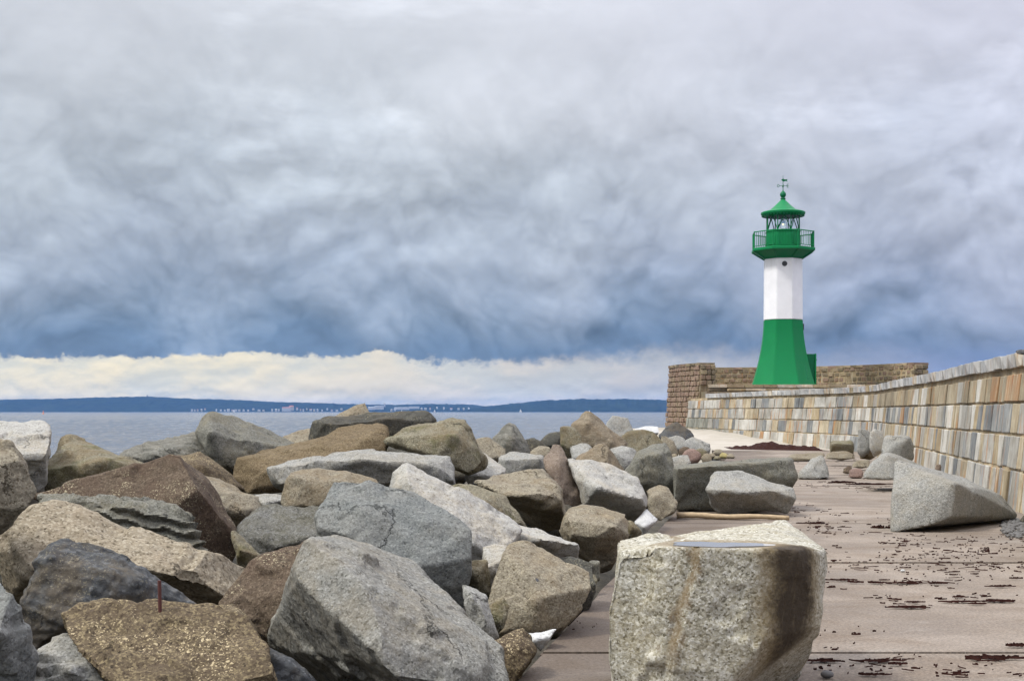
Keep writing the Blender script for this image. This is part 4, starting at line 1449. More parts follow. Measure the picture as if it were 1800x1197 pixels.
R('dark boulder with a pale flat top behind the tall grey one', 27.0, 'granite_grey',
  [(1070, 789, .6), (1095, 784, .7), (1120, 789, .6), (1112, 812, .1), (1104, 832, 0), (1094, 820, -.05), (1080, 798, 0)], drop=.3)
R('low flat-topped grey stone behind the striated stone', 28.0, 'granite_grey',
  [(1000, 786, .4), (1020, 779, .6), (1040, 780, .5), (1046, 800, 0), (1006, 806, 0)], drop=.4)
R('dark small stone with a pale sliver left of the peaked boulders', 28.0, 'granite_dark',
  [(921, 770, .2), (931, 765, .3), (953, 777, .3), (962, 785, .2), (945, 800, 0), (925, 798, 0)], drop=.4)
R('tan wedge stone in front of the dark small stones', 26.0, 'granite_tan',
  [(925, 800, .2), (945, 785, .3), (962, 779, .3), (972, 790, .2), (962, 812, 0), (930, 812, -.1)], drop=.3)
R('ragged dark low rock at the waterline left of the peaked boulders', 34.0, 'granite_dark',
  [(948, 774, .2), (965, 761, .4), (975, 763, .4), (990, 757, .4), (992, 778, 0), (955, 784, 0)], drop=.4)
R('large brown boulder with a twin peak against the sea', 32.0, 'gneiss_tan',
  [(1003, 746, .3), (1014, 734, .5), (1026, 723, .6), (1041, 725, .5), (1054, 735, .6), (1072, 755, .6), (1100, 779, .5), (1088, 788, 0), (1050, 786, -.2), (1020, 782, -.1), (1032, 745, .05)], drop=.3, chips=2)
R('greenish block leaning on the left of the twin-peaked boulder', 30.5, 'granite_olive',
  [(984, 750, .2), (995, 746, .35), (1006, 744, .35), (1020, 765, .2), (1024, 782, .05), (1000, 788, -.05), (985, 780, 0)], drop=.4)
R('pale boulder with a square head right of the twin-peaked boulder', 36.0, 'granite_grey',
  [(1065, 750, .2), (1077, 730, .4), (1101, 731, .4), (1104, 742, .3), (1113, 754, .2), (1108, 775, 0), (1088, 778, -.1), (1072, 766, 0)], drop=.4, chips=1)
R('rounded olive boulder below the square-headed pale one', 34.0, 'granite_olive',
  [(1093, 768, .2), (1112, 755, .4), (1130, 754, .4), (1147, 758, .4), (1163, 776, .3), (1168, 790, .1), (1140, 798, -.1), (1105, 795, -.1)], drop=.3)
R('tan sloping stone behind the tall grey boulder', 36.0, 'granite_tan',
  [(1155, 766, .3), (1172, 768, .3), (1184, 777, .25), (1193, 797, .1), (1170, 802, -.05), (1158, 790, 0)], drop=.3)
R('flat pale slab lying at the far end of the heap', 52.0, 'granite_white',
  [(1114, 754, .3), (1133, 749, .6), (1156, 750, .6), (1158, 761, .1), (1120, 764, 0)], drop=.4, chips=1, amp=.6)
R('dark blue-grey boulder in front of the round mole head', 60.0, 'slate',
  [(1157, 764, .3), (1171, 749, .6), (1190, 741, .7), (1212, 757, .5), (1222, 768, .3), (1198, 776, -.2), (1165, 776, -.2)], drop=.3, strata=.3)
R('grey stone below the dark blue-grey boulder', 46.0, 'granite_grey',
  [(1170, 770, .3), (1190, 765, .4), (1205, 770, .4), (1209, 783, .1), (1190, 792, -.1), (1172, 788, 0)], drop=.3)
R('pair-edged grey boulder where the heap meets the far quay', 45.0, 'granite_grey',
  [(1203, 774, .3), (1217, 767, .5), (1237, 777, .4), (1248, 780, .3), (1249, 799, 0), (1225, 798, -.1), (1206, 792, 0)], drop=.1)
R('small pink rounded stone at the edge of the far quay', 37.0, 'red_stone',
  [(1198, 800, .1), (1208, 789, .25), (1220, 788, .25), (1233, 799, .15), (1232, 812, 0), (1203, 814, -.05)], drop=.1)
R('small tan stone with a round face beside the pink stone', 38.5, 'granite_tan',
  [(1232, 803, .1), (1240, 796, .2), (1248, 797, .2), (1253, 806, .1), (1247, 813, 0), (1234, 813, 0)], drop=.05, chips=1)
R('little brown stone above the pink stone', 40.0, 'granite_brown',
  [(1192, 790, .1), (1202, 784, .2), (1213, 787, .2), (1212, 800, 0), (1194, 802, 0)], drop=.2, chips=1)
R('brown stone right of the pink stone, under the pair-edged boulder', 41.0, 'granite_olive',
  [(1222, 790, .1), (1234, 787, .2), (1243, 793, .2), (1240, 804, 0), (1224, 804, 0)], drop=.2, chips=1)
R('grey broken stone on top left corner of the long quay block', 28.0, 'granite_grey',
  [(1178, 806, .2), (1195, 801, .3), (1210, 799, .3), (1214, 815, .05), (1198, 822, 0), (1180, 822, 0)], drop=.2, chips=1)
R('tiny pale stone left of the broken grey stone', 34.0, 'granite_tan',
  [(1178, 799, .1), (1186, 796, .2), (1192, 800, .1), (1190, 806, 0), (1180, 807, 0)], drop=.2, chips=0)
for x0, y0, s_, k_, lb in [(1250, 801, 9, 'granite_tan', 'leftmost of the small tan stones spilled onto the far quay'), (1262, 795, 11, 'granite_tan', 'topmost small tan stone spilled onto the far quay'),
                           (1272, 801, 10, 'yellow_stone', 'middle small yellowish stone spilled onto the far quay'), (1284, 802, 9, 'granite_tan', 'rightmost of the small tan stones spilled onto the far quay'),
                           (1260, 805, 8, 'granite_olive', 'lowest small olive stone spilled onto the far quay')]:
    dd_ = 1.7 * FOC / (y0 + s_ * .45 - HOR)
    R(lb, dd_, k_, [(x0 - s_, y0 + 3, .1), (x0 - s_ * .4, y0 - s_ * .6, .2), (x0 + s_ * .6, y0 - s_ * .5, .25), (x0 + s_ * 1.1, y0 + s_ * .2, .15), (x0 + s_ * .8, y0 + s_ * .5, 0), (x0 - s_ * .7, y0 + s_ * .5, 0)],
      drop=0, chips=1, name='small_stone', cat='stone', group='small stones on the far quay')
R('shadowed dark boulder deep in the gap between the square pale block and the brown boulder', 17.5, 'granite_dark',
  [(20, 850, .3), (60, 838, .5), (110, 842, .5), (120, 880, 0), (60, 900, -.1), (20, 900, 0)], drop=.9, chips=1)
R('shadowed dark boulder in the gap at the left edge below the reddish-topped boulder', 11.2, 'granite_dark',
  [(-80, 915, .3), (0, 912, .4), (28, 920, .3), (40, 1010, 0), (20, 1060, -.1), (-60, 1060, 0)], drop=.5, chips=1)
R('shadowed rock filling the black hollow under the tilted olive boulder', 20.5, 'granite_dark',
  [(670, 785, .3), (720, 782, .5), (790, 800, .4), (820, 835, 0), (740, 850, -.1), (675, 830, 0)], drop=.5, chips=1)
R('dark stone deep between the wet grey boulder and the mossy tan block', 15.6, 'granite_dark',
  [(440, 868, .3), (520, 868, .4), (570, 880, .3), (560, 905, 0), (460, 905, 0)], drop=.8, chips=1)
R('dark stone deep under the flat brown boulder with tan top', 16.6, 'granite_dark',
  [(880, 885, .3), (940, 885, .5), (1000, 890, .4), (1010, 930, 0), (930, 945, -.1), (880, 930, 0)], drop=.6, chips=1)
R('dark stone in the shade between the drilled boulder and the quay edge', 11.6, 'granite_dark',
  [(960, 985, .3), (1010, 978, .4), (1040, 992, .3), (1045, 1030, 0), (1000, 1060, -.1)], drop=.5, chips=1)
# ---- on the quay, right
GR = 'granite blocks lying on the quay'
R('long flat-topped grey granite block lying across the quay', 22.9, 'granite_olive_grey',
  [(1181, 822, .2), (1186, 815, .5), (1270, 809, .6), (1330, 808, .7), (1385, 801, .8), (1395, 806, .6), (1398, 850, .25), (1399, 889, .45), (1390, 893, .4), (1192, 901, .25), (1186, 892, .2), (1190, 822, .02), (1290, 818, .08), (1384, 810, .28)],
  drop=0, chips=2, T=.9, ground=.0, group=GR, dents=.4)
R('grey block with a bright sloping top in front of the long block', 21.7, 'granite_grey',
  [(1237, 880, .1), (1240, 862, .05), (1249, 836, .75), (1258, 827, .85), (1283, 829, .9), (1298, 829, .9), (1350, 845, .8), (1394, 858, .5), (1400, 877, .3), (1383, 902, .4), (1240, 904, .3), (1272, 863, -.05), (1310, 867, -.05), (1360, 862, .08)],
  drop=0, chips=1, T=.5, ground=.0, group=GR, dents=.4)
R('big wedge-shaped grey granite block leaning against the harbour wall', 19.2, 'granite_grey',
  [(1564, 936, .0), (1567, 868, .25), (1572, 812, .75), (1578, 808, .85), (1626, 823, 1.2), (1681, 849, .0), (1675, 908, -.05), (1640, 922, -.1), (1728, 903, .8), (1741, 881, 1.0), (1789, 905, 1.9), (1786, 912, 1.9), (1760, 870, 1.9), (1700, 840, 1.8)],
  drop=0, chips=1, T=.35, group=GR, amp=.3, dents=.3)
R('rough grey boulder half behind the big wedge block', 29.0, 'granite_grey',
  [(1516, 841, .0), (1520, 828, .1), (1545, 800, .5), (1558, 794, .7), (1580, 800, .7), (1625, 820, .8), (1640, 830, .6), (1600, 845, .1), (1570, 843, -.1), (1560, 800, .3)], drop=0, chips=2, ground=.0, group=GR, T=.8)
R('grey boulder resting on the rough one beside the wall', 34.0, 'granite_grey',
  [(1550, 790, .2), (1556, 766, .5), (1590, 765, .7), (1601, 768, .6), (1606, 785, .4), (1604, 806, .2), (1580, 806, 0), (1552, 800, 0), (1592, 772, .2)], drop=.15, chips=2, group=GR)
R('left of two upright grey blocks against the wall', 41.5, 'granite_grey',
  [(1507, 793, 0), (1509, 756, .4), (1520, 753, .5), (1530, 760, .5), (1529, 791, .2), (1514, 800, 0)], drop=.1, chips=1, group=GR, amp=.8)
R('right of two upright grey blocks against the wall, pale topped', 41.0, 'granite_pale',
  [(1528, 788, 0), (1529, 760, .3), (1536, 754, .5), (1550, 756, .6), (1555, 772, .4), (1552, 790, .2), (1535, 798, 0)], drop=.1, chips=1, group=GR, amp=.8)
R('square mossy brown block beside the wall', 46.5, 'granite_olive',
  [(1459, 796, 0), (1460, 778, .2), (1462, 775, .6), (1497, 774, .7), (1500, 780, .5), (1500, 797, .1), (1464, 780, 0), (1496, 781, .05)], drop=.1, chips=0, amp=.7, group=GR)
R('rust-stained tan block below the upright grey blocks', 42.0, 'granite_rust',
  [(1511, 806, 0), (1511, 792, .1), (1520, 790, .5), (1545, 785, .6), (1549, 792, .4), (1543, 800, .2), (1530, 809, 0)], drop=.0, chips=1, group=GR, ground=0.0)
R('long low grey-brown stone on the quay near the wall', 42.5, 'granite_tan',
  [(1449, 806, 0), (1452, 796, .2), (1468, 793, .4), (1490, 793, .4), (1504, 798, .3), (1504, 806, .1), (1480, 809, -.05)], drop=0, chips=1, ground=0.0, group=GR)
R('thin flat slab lying behind the triangular grey stone', 46.5, 'granite_tan',
  [(1384, 803, 0), (1388, 798, .2), (1420, 796, .5), (1448, 795, .6), (1452, 799, .4), (1446, 808, 0), (1395, 810, -.1)], drop=0, chips=0, ground=0.0, amp=.6, group=GR, T=.6)
R('triangular grey stone with a pale upper left side, alone on the quay', 34.0, 'granite_grey',
  [(1399, 842, 0), (1402, 834, .05), (1412, 822, .3), (1425, 806, .5), (1446, 798, .5), (1452, 815, .3), (1462, 841, .1), (1440, 843, -.1), (1425, 822, .1)], drop=0, chips=1, ground=.0, group=GR, T=.6)
R('small reddish stone on the quay', 34.5, 'red_stone',
  [(1491, 840, 0), (1492, 825, .1), (1500, 822, .2), (1515, 823, .2), (1518, 832, .1), (1515, 841, 0)], drop=0, chips=1, ground=.0, name='small_stone', cat='stone')
R('flat pale tan stone behind the small reddish stone', 39.0, 'granite_tan',
  [(1495, 820, 0), (1502, 811, .2), (1515, 807, .4), (1530, 808, .4), (1530, 820, .1), (1512, 824, 0)], drop=0, chips=1, ground=.0, name='small_stone', cat='stone')
R('small dark brown stone left of the reddish stone', 36.5, 'granite_brown',
  [(1481, 831, 0), (1483, 822, .1), (1490, 818, .2), (1497, 819, .2), (1499, 830, .05), (1490, 834, 0)], drop=0, chips=1, ground=.0, name='small_stone', cat='stone')
R('little upright stone at the wall foot above the wedge block', 27.0, 'granite_pink',
  [(1643, 833, 0), (1645, 817, .05), (1650, 814, .1), (1655, 818, .1), (1655, 836, 0)], drop=.2, chips=0, name='small_stone', cat='stone')
R('flat yellowish stone propping the wedge block', 20.8, 'yellow_stone',
  [(1726, 914, .1), (1772, 911, .2), (1775, 918, .1), (1768, 926, 0), (1728, 926, 0)], drop=0, chips=0, ground=.0, amp=.5, name='small_stone', cat='stone', T=.3)
R('dark stone lying at the wall foot beside the gravel', 20.6, 'granite_dark',
  [(1790, 915, .0), (1798, 906, .1), (1815, 900, .2), (1822, 915, .1), (1800, 922, 0)], drop=0, chips=0, ground=.0, name='small_stone', cat='stone')
R('dark rounded stone sitting on the harbour wall at the right edge', 23.0, 'slate',
  [(1783, 620, .05), (1787, 616, .1), (1796, 614, .2), (1812, 615, .2), (1818, 622, .1), (1800, 624, 0)], drop=0, chips=0, name='small_stone', cat='stone', amp=.5, T=.3)

# ---- foreground block with its own run-off stains
m, t, b = new_mat('granite_foreground')
oc = t.n('ShaderNodeTexCoord').outputs['Object']
ox, oy, oz = t.sep(oc)
g1 = t.sep(t.voro(t.vadd(oc, t.vmul(t.noise(oc, 55, 2, .5, color=True), (.009, .009, .009))), 85, out='Color'))[0]
g2 = t.noise(oc, 26, 4, .72)
g3 = t.noise(oc, 5, 6, .65, .3)
vv = t.m('SUBTRACT', t.m('ADD', t.m('MULTIPLY', g1, .62), t.m('MULTIPLY', g2, .76)), .19, clamp=True)
col = t.ramp(vv, [(0, (.07, .064, .045, 1)), (.18, (.125, .115, .082, 1)), (.33, (.30, .28, .215, 1)), (.60, (.40, .382, .315, 1)), (.78, (.55, .535, .47, 1))])
col = t.mix(1.0, col, t.m('ADD', .64, t.m('MULTIPLY', g3, .72)), 'MULTIPLY')
wob = t.m('ADD', t.m('MULTIPLY', t.m('SUBTRACT', g3, .5), .22), t.m('MULTIPLY', t.m('SUBTRACT', g2, .5), .16))
yn = t.m('MULTIPLY', t.m('SUBTRACT', t.noise(oc, 3, 5, .7), .42), 2.2)
col = t.mix(t.m('MULTIPLY', t.m('MAXIMUM', yn, 0), .55, clamp=True), col, (.30, .235, .11, 1))
# narrow rusty trickle from the puddle's left end
l1 = t.m('ABSOLUTE', t.m('ADD', t.m('SUBTRACT', ox, t.m('ADD', -.34, t.m('MULTIPLY', t.m('SUBTRACT', oz, .45), .24))), wob))
col = t.mix(t.m('MULTIPLY', t.rng(l1, .0, .06, .8, 0), t.rng(oz, .2, .45)), col, (.15, .10, .045, 1))
# broad dark run on the right of the front, ochre at its borders
l2 = t.m('ABSOLUTE', t.m('ADD', t.m('SUBTRACT', ox, .33), wob))
col = t.mix(t.m('MULTIPLY', t.rng(l2, .12, .30, .8, 0), t.rng(oy, -.45, -.62)), col, (.20, .145, .065, 1))
streak = t.noise(t.vmul(oc, (1, 1, .12)), 26, 4, .6)
col = t.mix(t.m('MULTIPLY', t.rng(l2, .07, .20, 1, 0), t.m('MULTIPLY', t.rng(oy, -.45, -.62), t.rng(streak, .25, .5, .72, .95))), col, (.032, .022, .013, 1))
# tide ring left by the shrinking puddle
pud = t.n('ShaderNodeCombineXYZ', name='puddle_centre')
dvec = t.n('ShaderNodeVectorMath', operation='SUBTRACT')
t.put(dvec.inputs[0], oc)
t.put(dvec.inputs[1], pud.outputs[0])
dl = t.n('ShaderNodeVectorMath', operation='LENGTH')
t.put(dl.inputs[0], t.vmul(dvec.outputs[0], (1 / .29, 1 / .19, 22.0)))
rad = t.m('ADD', dl.outputs['Value'], t.m('MULTIPLY', t.m('SUBTRACT', g3, .5), .5))
col = t.mix(t.m('MULTIPLY', t.rng(rad, 1.0, 1.5, .75, 0), 1.0), col, (.20, .15, .085, 1))
t.put(b.inputs['Base Color'], col)
b.inputs['Roughness'].default_value = .85
b.inputs['Specular IOR Level'].default_value = .35
t.put(b.inputs['Normal'], t.bump(t.m('ADD', t.m('MULTIPLY', g3, .8), t.m('ADD', t.m('MULTIPLY', g2, .7), t.m('MULTIPLY', g1, .3))), .6, .03))
m_fb = m
FB = R('large pale granite block with a puddle on top and brown run-off stains, foreground', 7.45, m,
       [(1082, 953, .55), (1090, 947, .8), (1195, 943, 1.0), (1255, 932, 1.35), (1316, 922, 1.7), (1380, 914, 2.0), (1420, 943, 1.55), (1447, 967, .75), (1447, 1010, .35), (1437, 1098, .22), (1418, 1163, .8),
        (1396, 1200, 1.1), (1080, 988, .08), (1096, 968, .06), (1150, 967, .0), (1240, 963, -.06), (1330, 966, -.06), (1400, 972, .0), (1445, 971, .3), (1063, 1080, .1), (1061, 1146, .12), (1070, 1235, .15), (1300, 1245, .9),
        (1342, 1128, -.07), (1285, 1195, -.04), (1270, 1225, .05), (1120, 1225, 0)],
       T=.12, drop=0, chips=0, amp=.4, ground=.0, group=GR, vox=.0115, back=.9, seed=21, dents=.15)
finish_rocks()
# the left third of the front has split off a little deeper along the rusty seam
me = FB.data
co = np.empty(len(me.vertices) * 3, np.float32)
me.vertices.foreach_get('co', co)
co = co.reshape(-1, 3)
nn = np.empty(len(me.vertices) * 3, np.float32)
me.vertices.foreach_get('normal', nn)
nn = nn.reshape(-1, 3)
seam = -.34 + (co[:, 2] - .45) * .24 + fbm(co.astype(np.float64) * 5, 3) * .03
inn = np.clip((seam - co[:, 0]) / .02, 0, 1) * np.clip((co[:, 1].min() + .3 - co[:, 1]) / .15, 0, 1)
grv = np.exp(-((seam - co[:, 0]) / .016) ** 2) * np.clip((-nn[:, 1] - .3) / .3, 0, 1)
co[:, 1] += inn * .05 + grv * .03
me.vertices.foreach_set('co', co.ravel())
me.update()
nv = sum(len(p[0].data.polygons) for p in PENDING)
print('ROCKS', len(PENDING), 'quads', nv)


# ================================================================== SMALL THINGS
def ray_hit(o_, px, py):
    dg = bpy.context.evaluated_depsgraph_get()
    og = Vector((0, 0, EYE))
    dr = (P(px, py, 1.0) - og).normalized()
    mw = o_.matrix_world.inverted()
    ok, loc, nor, _ = o_.ray_cast(mw @ og, (mw.to_3x3() @ dr).normalized())
    return (loc, nor) if ok else (None, None)


bpy.context.view_layer.update()
# iron rod in the stained boulder
loc, nor = ray_hit(ROD_ROCK, 282, 1074)
if loc is None:
    loc = Vector((0, 0, .8))
bm = bmesh.new()
add_bar(bm, loc - Vector((0, 0, .08)), loc + Vector((-.006, 0, .17)), .0105, 8)
bm_obj('iron_rod', bm, MAT['rusty_iron'], ROD_ROCK)
# drill hole drawn as a flush dark disc, its shade put into the colour
for ob_, hx, hy, rr in ((HOLE_ROCK, 943, 1019, .017),):
    loc, nor = ray_hit(ob_, hx, hy)
    if loc is not None:
        for ax_, ay_ in ((-14, 0), (14, 0), (0, -14), (0, 14)):
            l3, n3_ = ray_hit(ob_, hx + ax_, hy + ay_)
            if n3_ is not None: nor = nor + n3_
        nor.normalize()
        bm = bmesh.new()
        add_bar(bm, loc - nor * .02, loc + nor * .0015, rr, 12)
        bm_obj('drill_hole_disc', bm, MAT['iron_dark'], ob_)

# puddle lying in the hollow of the foreground block
mw = FB.matrix_world
pts_ = []
best = None
for k_ in range(80):                      # find the front edge of the block's top
    yq = 7.0 + k_ * .02
    ok, l2, n2, _ = FB.ray_cast(FB.matrix_world.inverted() @ Vector(((1283 - 900) / FOC * yq, yq, 3)), Vector((0, 0, -1)))
    if ok and n2.z > .8:
        best = best or (l2, yq)
loc = best[0] + Vector((0, .17, 0)) if best else None
if loc is not None:
    c = loc + FB.location
    n = 40
    V = []
    rp = random.Random(3)
    ph_ = [rp.uniform(0, 6) for _ in range(4)]
    for k in range(n):
        a = 2 * math.pi * k / n
        q = .92 + .14 * math.sin(2 * a + ph_[2]) + .12 * math.sin(3 * a + ph_[0]) + .08 * math.sin(5 * a + ph_[1]) + .04 * math.sin(9 * a + ph_[3])
        V.append((c.x - .02 + .27 * q * math.cos(a), c.y + .08 + .17 * q * math.sin(a), 0))
    PUD = V
    # level surface just above the stone under it
    dgz = []
    for x, y, z in V:
        ok, l2, n2, _ = FB.ray_cast(FB.matrix_world.inverted() @ Vector((x, y, 3)), Vector((0, 0, -1)))
        if ok: dgz.append((FB.matrix_world @ l2).z)
    ok, l2, n2, _ = FB.ray_cast(FB.matrix_world.inverted() @ Vector((c.x, c.y + .08, 3)), Vector((0, 0, -1)))
    lev = float(np.percentile(dgz, 35)) - .002
    # press a shallow hollow into the block so that the water lies level in it
    me = FB.data
    co = np.empty(len(me.vertices) * 3, np.float32)
    me.vertices.foreach_get('co', co)
    co = co.reshape(-1, 3)
    wx, wy, wz = co[:, 0] + FB.location.x, co[:, 1] + FB.location.y, co[:, 2] + FB.location.z
    rr = np.sqrt(((wx - (c.x - .02)) / .29) ** 2 + ((wy - (c.y + .08)) / .19) ** 2)
    topm = wz > lev - .25
    dip = np.clip(1.12 - rr, 0, 1)
    target = lev - .014 * np.clip(dip * 3, 0, 1) + fbm(np.stack([wx, wy, wz], 1).astype(np.float64) * 14, 2) * .002
    nz_ = np.empty(len(me.vertices) * 3, np.float32)
    me.vertices.foreach_get('normal', nz_)
    blend = np.clip((1.9 - rr) / .7, 0, 1) * (wz > lev - .06) * np.clip((nz_.reshape(-1, 3)[:, 2] - .45) / .35, 0, 1)
    co[:, 2] = (wz * (1 - blend) + target * blend) - FB.location.z
    me.vertices.foreach_set('co', co.ravel())
    me.update()
    zc = Vector((c.x - .02, c.y + .08, lev - .001))
    pc = m_fb.node_tree.nodes['puddle_centre']
    for i_ in range(3):
        pc.inputs[i_].default_value = (zc - FB.location)[i_]
    vs = [(x - zc.x, y - zc.y, 0) for x, y, z in V]
    o = mesh_obj('puddle', vs + [(x * .96, y * .96, -.03) for x, y, z in vs],
                 [tuple(range(n))] + [(k, (k - 1) % n, (k - 1) % n + n, k + n) for k in range(n)], MAT['puddle_water'], loc=zc)
    tag(o, 'shallow rainwater puddle on top of the pale foreground block', 'puddle')

# driftwood pole on the quay
bm = bmesh.new()
A_, B_ = P(1190, 909, 21.6), P(1387, 910, 21.2)
A_.z = B_.z = .055
N = 22
prev = None
rp = random.Random(9)
for k in range(N + 1):
    u = k / N
    cpt = A_.lerp(B_, u) + Vector((0, .02 * math.sin(u * 7), .008 * math.sin(u * 11)))
    r_ = .058 * (1 - .25 * u) * (1 + rp.uniform(-.07, .07))
    ring = [bm.verts.new(cpt + Vector((0, math.cos(a) * r_, math.sin(a) * r_ * .85))) for a in [2 * math.pi * i / 10 for i in range(10)]]
    if prev:
        for i in range(10):
            bm.faces.new((prev[i], prev[(i + 1) % 10], ring[(i + 1) % 10], ring[i]))
    else:
        bm.faces.new(ring)
    prev = ring
bm.faces.new(prev[::-1])
o = bm_obj('driftwood_pole', bm, MAT['wood'], smooth=True)
tag(o, 'pale barkless driftwood pole lying in front of the grey blocks', 'driftwood')

# seaweed
rs_ = random.Random(77)


def strand(bm, c, L, w, h, ang):
    """a flattened crooked ribbon of weed"""
    n = 5
    t_ = Vector((math.cos(ang), math.sin(ang), 0))
    s_ = Vector((-t_.y, t_.x, 0))
    prev_ = None
    bend = rs_.uniform(-.5, .5)
    for k in range(n + 1):
        u = k / n - .5
        wid = w * (1 - (2 * abs(u)) ** 2.5 * .85)
        p_ = c + t_ * (u * L) + s_ * (bend * L * (u * u - .1)) + Vector((0, 0, .004 + h * rs_.uniform(.3, 1.0)))
        row = [bm.verts.new(p_ + s_ * wid * .5 - Vector((0, 0, p_.z - c.z))), bm.verts.new(p_), bm.verts.new(p_ - s_ * wid * .5 - Vector((0, 0, p_.z - c.z)))]
        if prev_:
            bm.faces.new((prev_[0], prev_[1], row[1], row[0]))
            bm.faces.new((prev_[1], prev_[2], row[2], row[1]))
        prev_ = row


def clump(px, py, wpx, hgt, label, n=14):
    d = EYE * FOC / (py - HOR)
    wid = wpx * d / FOC * .9
    hgt *= .65
    c = Vector(((px - 900) / FOC * d, d, .009))
    bm = bmesh.new()
    for _ in range(n):
        q = Vector((rs_.gauss(0, .26) * wid, rs_.gauss(0, .07) * wid, 0))
        strand(bm, q, rs_.uniform(.2, .6) * wid, rs_.uniform(.007, .016) + .010 * wid, hgt * rs_.uniform(.3, .9), rs_.gauss(0, .5))
    o = bm_obj('seaweed_clump', bm, MAT['seaweed'], smooth=False, loc=c)
    tag(o, label, 'seaweed', 'seaweed clumps on the quay')
    return o


CL = [(1600, 1069, 62, .03, 'forked dark seaweed clump lying alone in the middle of the quay'),
      (1607, 1060, 32, .02, 'thin seaweed strand just behind the forked clump'),
      (1685, 1051, 32, .03, 'small peaked seaweed clump behind the row at middle right'),
      (1690, 1059, 50, .02, 'left end of the seaweed row at middle right'),
      (1716, 1063, 28, .025, 'short seaweed clump in the middle of the row at right'),
      (1757, 1058, 64, .03, 'long right end of the seaweed row near the right edge'),
      (1786, 1137, 40, .05, 'thick seaweed tuft at the right edge below the joint'),
      (1742, 1159, 84, .04, 'long ridge of seaweed nearest the lower right corner'),
      (1580, 1169, 32, .03, 'short seaweed clump in the front right, below the joint'),
      (1545, 1163, 72, .018, 'thin seaweed line in front, right of the foreground block'),
      (1446, 1163, 66, .02, 'faint seaweed line touching the foot of the foreground block'),
      (1527, 1188, 40, .02, 'lowest seaweed scrap at the bottom edge'),
      (1646, 1027, 24, .04, 'pointed seaweed tuft in the middle of the scattered band'),
      (1759, 1032, 34, .03, 'seaweed clump at the right of the scattered band'),
      (1588, 1026, 50, .018, 'long thin seaweed strand left of the pointed tuft'),
      (1539, 1026, 34, .035, 'dark seaweed clump second from the foreground block'),
      (1507, 1025, 28, .03, 'seaweed clump first from the foreground block'),
      (1478, 1021, 40, .03, 'slanting seaweed strand close to the foreground block'),
      (1781, 1018, 16, .03, 'tiny seaweed clump near the right edge of the band'),
      (1551, 929, 32, .10, 'brown seaweed lump at the left foot of the wedge block'),
      (1432, 921, 42, .05, 'seaweed patch beyond the foreground block near the joint'),
      (1475, 849, 46, .09, 'left seaweed heap before the rough grey boulder'),
      (1520, 852, 60, .08, 'right seaweed heap before the rough grey boulder')]
for px, py, w_, h_, lb in CL:
    clump(px, py, w_, h_, lb, n=26 if w_ > 45 else 16)
# long dark wrack heap along the far wall foot
V, F = [], []
nx, ny_ = 70, 14
heap = []
for i in range(nx):
    u = i / (nx - 1)
    px = 1284 + 172 * u
    py = 789.5 + 3.0 * u
    d = EYE * FOC / (py - HOR)
    hp = (.08 + .22 * math.exp(-((u - .44) / .16) ** 2) + .08 * math.exp(-((u - .75) / .2) ** 2)) * min(1, u * 9, (1 - u) * 9)
    for j in range(ny_):
        v = j / (ny_ - 1)
        z = hp * math.sin(math.pi * v) ** .8
        heap.append(((px - 900) / FOC * d, d + 2.6 * v - .3, z))
H_ = np.array(heap)
H_[:, 2] += (fbm(H_ * np.array([2.2, 2.2, 0]) + 5, 4, .6) * .13) * (H_[:, 2] > .02)
H_[:, 2] = np.maximum(H_[:, 2], 0) + .004 + np.array([ramp_z(y) for y in H_[:, 1]]) * .9
org = H_.mean(0) * np.array([1, 1, 0])
for i in range(nx - 1):
    for j in range(ny_ - 1):
        a = i * ny_ + j
        F.append((a, a + ny_, a + ny_ + 1, a + 1))
o = mesh_obj('seaweed_heap', (H_ - org).tolist(), F, MAT['seaweed'], loc=org.tolist())
tag(o, 'long dark brown heap of seaweed along the foot of the far wall', 'seaweed')

# scattered scraps of weed nobody could count
bm = bmesh.new()
bands = [(930, 1002, 1450, 1800, 330, 1.0), (1000, 1035, 1450, 1800, 80, 1.2), (905, 935, 1400, 1640, 80, 1.2), (885, 905, 1400, 1570, 30, 1.0), (1150, 1195, 1410, 1800, 70, 1.0),
         (1040, 1075, 1560, 1800, 30, .8), (838, 860, 1420, 1560, 60, 1.5), (1080, 1140, 1460, 1800, 14, .6), (798, 836, 1300, 1540, 70, 1.6), (1000, 1120, 985, 1060, 10, .4)]
for y0, y1, x0, x1, n, k in bands:
    cl = [(rs_.uniform(x0, x1), rs_.uniform(y0, y1)) for _ in range(max(3, n // 9))]
    for _ in range(n):
        cx_, cy_ = rs_.choice(cl)
        py = min(max(cy_ + rs_.gauss(0, 5), y0 - 6), y1 + 6)
        px = cx_ + rs_.gauss(0, 24)
        d = EYE * FOC / (py - HOR)
        x = (px - 900) / FOC * d
        if x > quay_right(d) - .7: continue
        strand(bm, Vector((x, d, .008)), (.018 + .14 * rs_.random() ** 3.5) * k, rs_.uniform(.005, .013) * k, rs_.uniform(.004, .015), rs_.gauss(0, .6))
tag(bm_obj('seaweed_scraps', bm, MAT['seaweed']), 'scattered small scraps of dark seaweed on the quay', 'seaweed', kind='stuff')

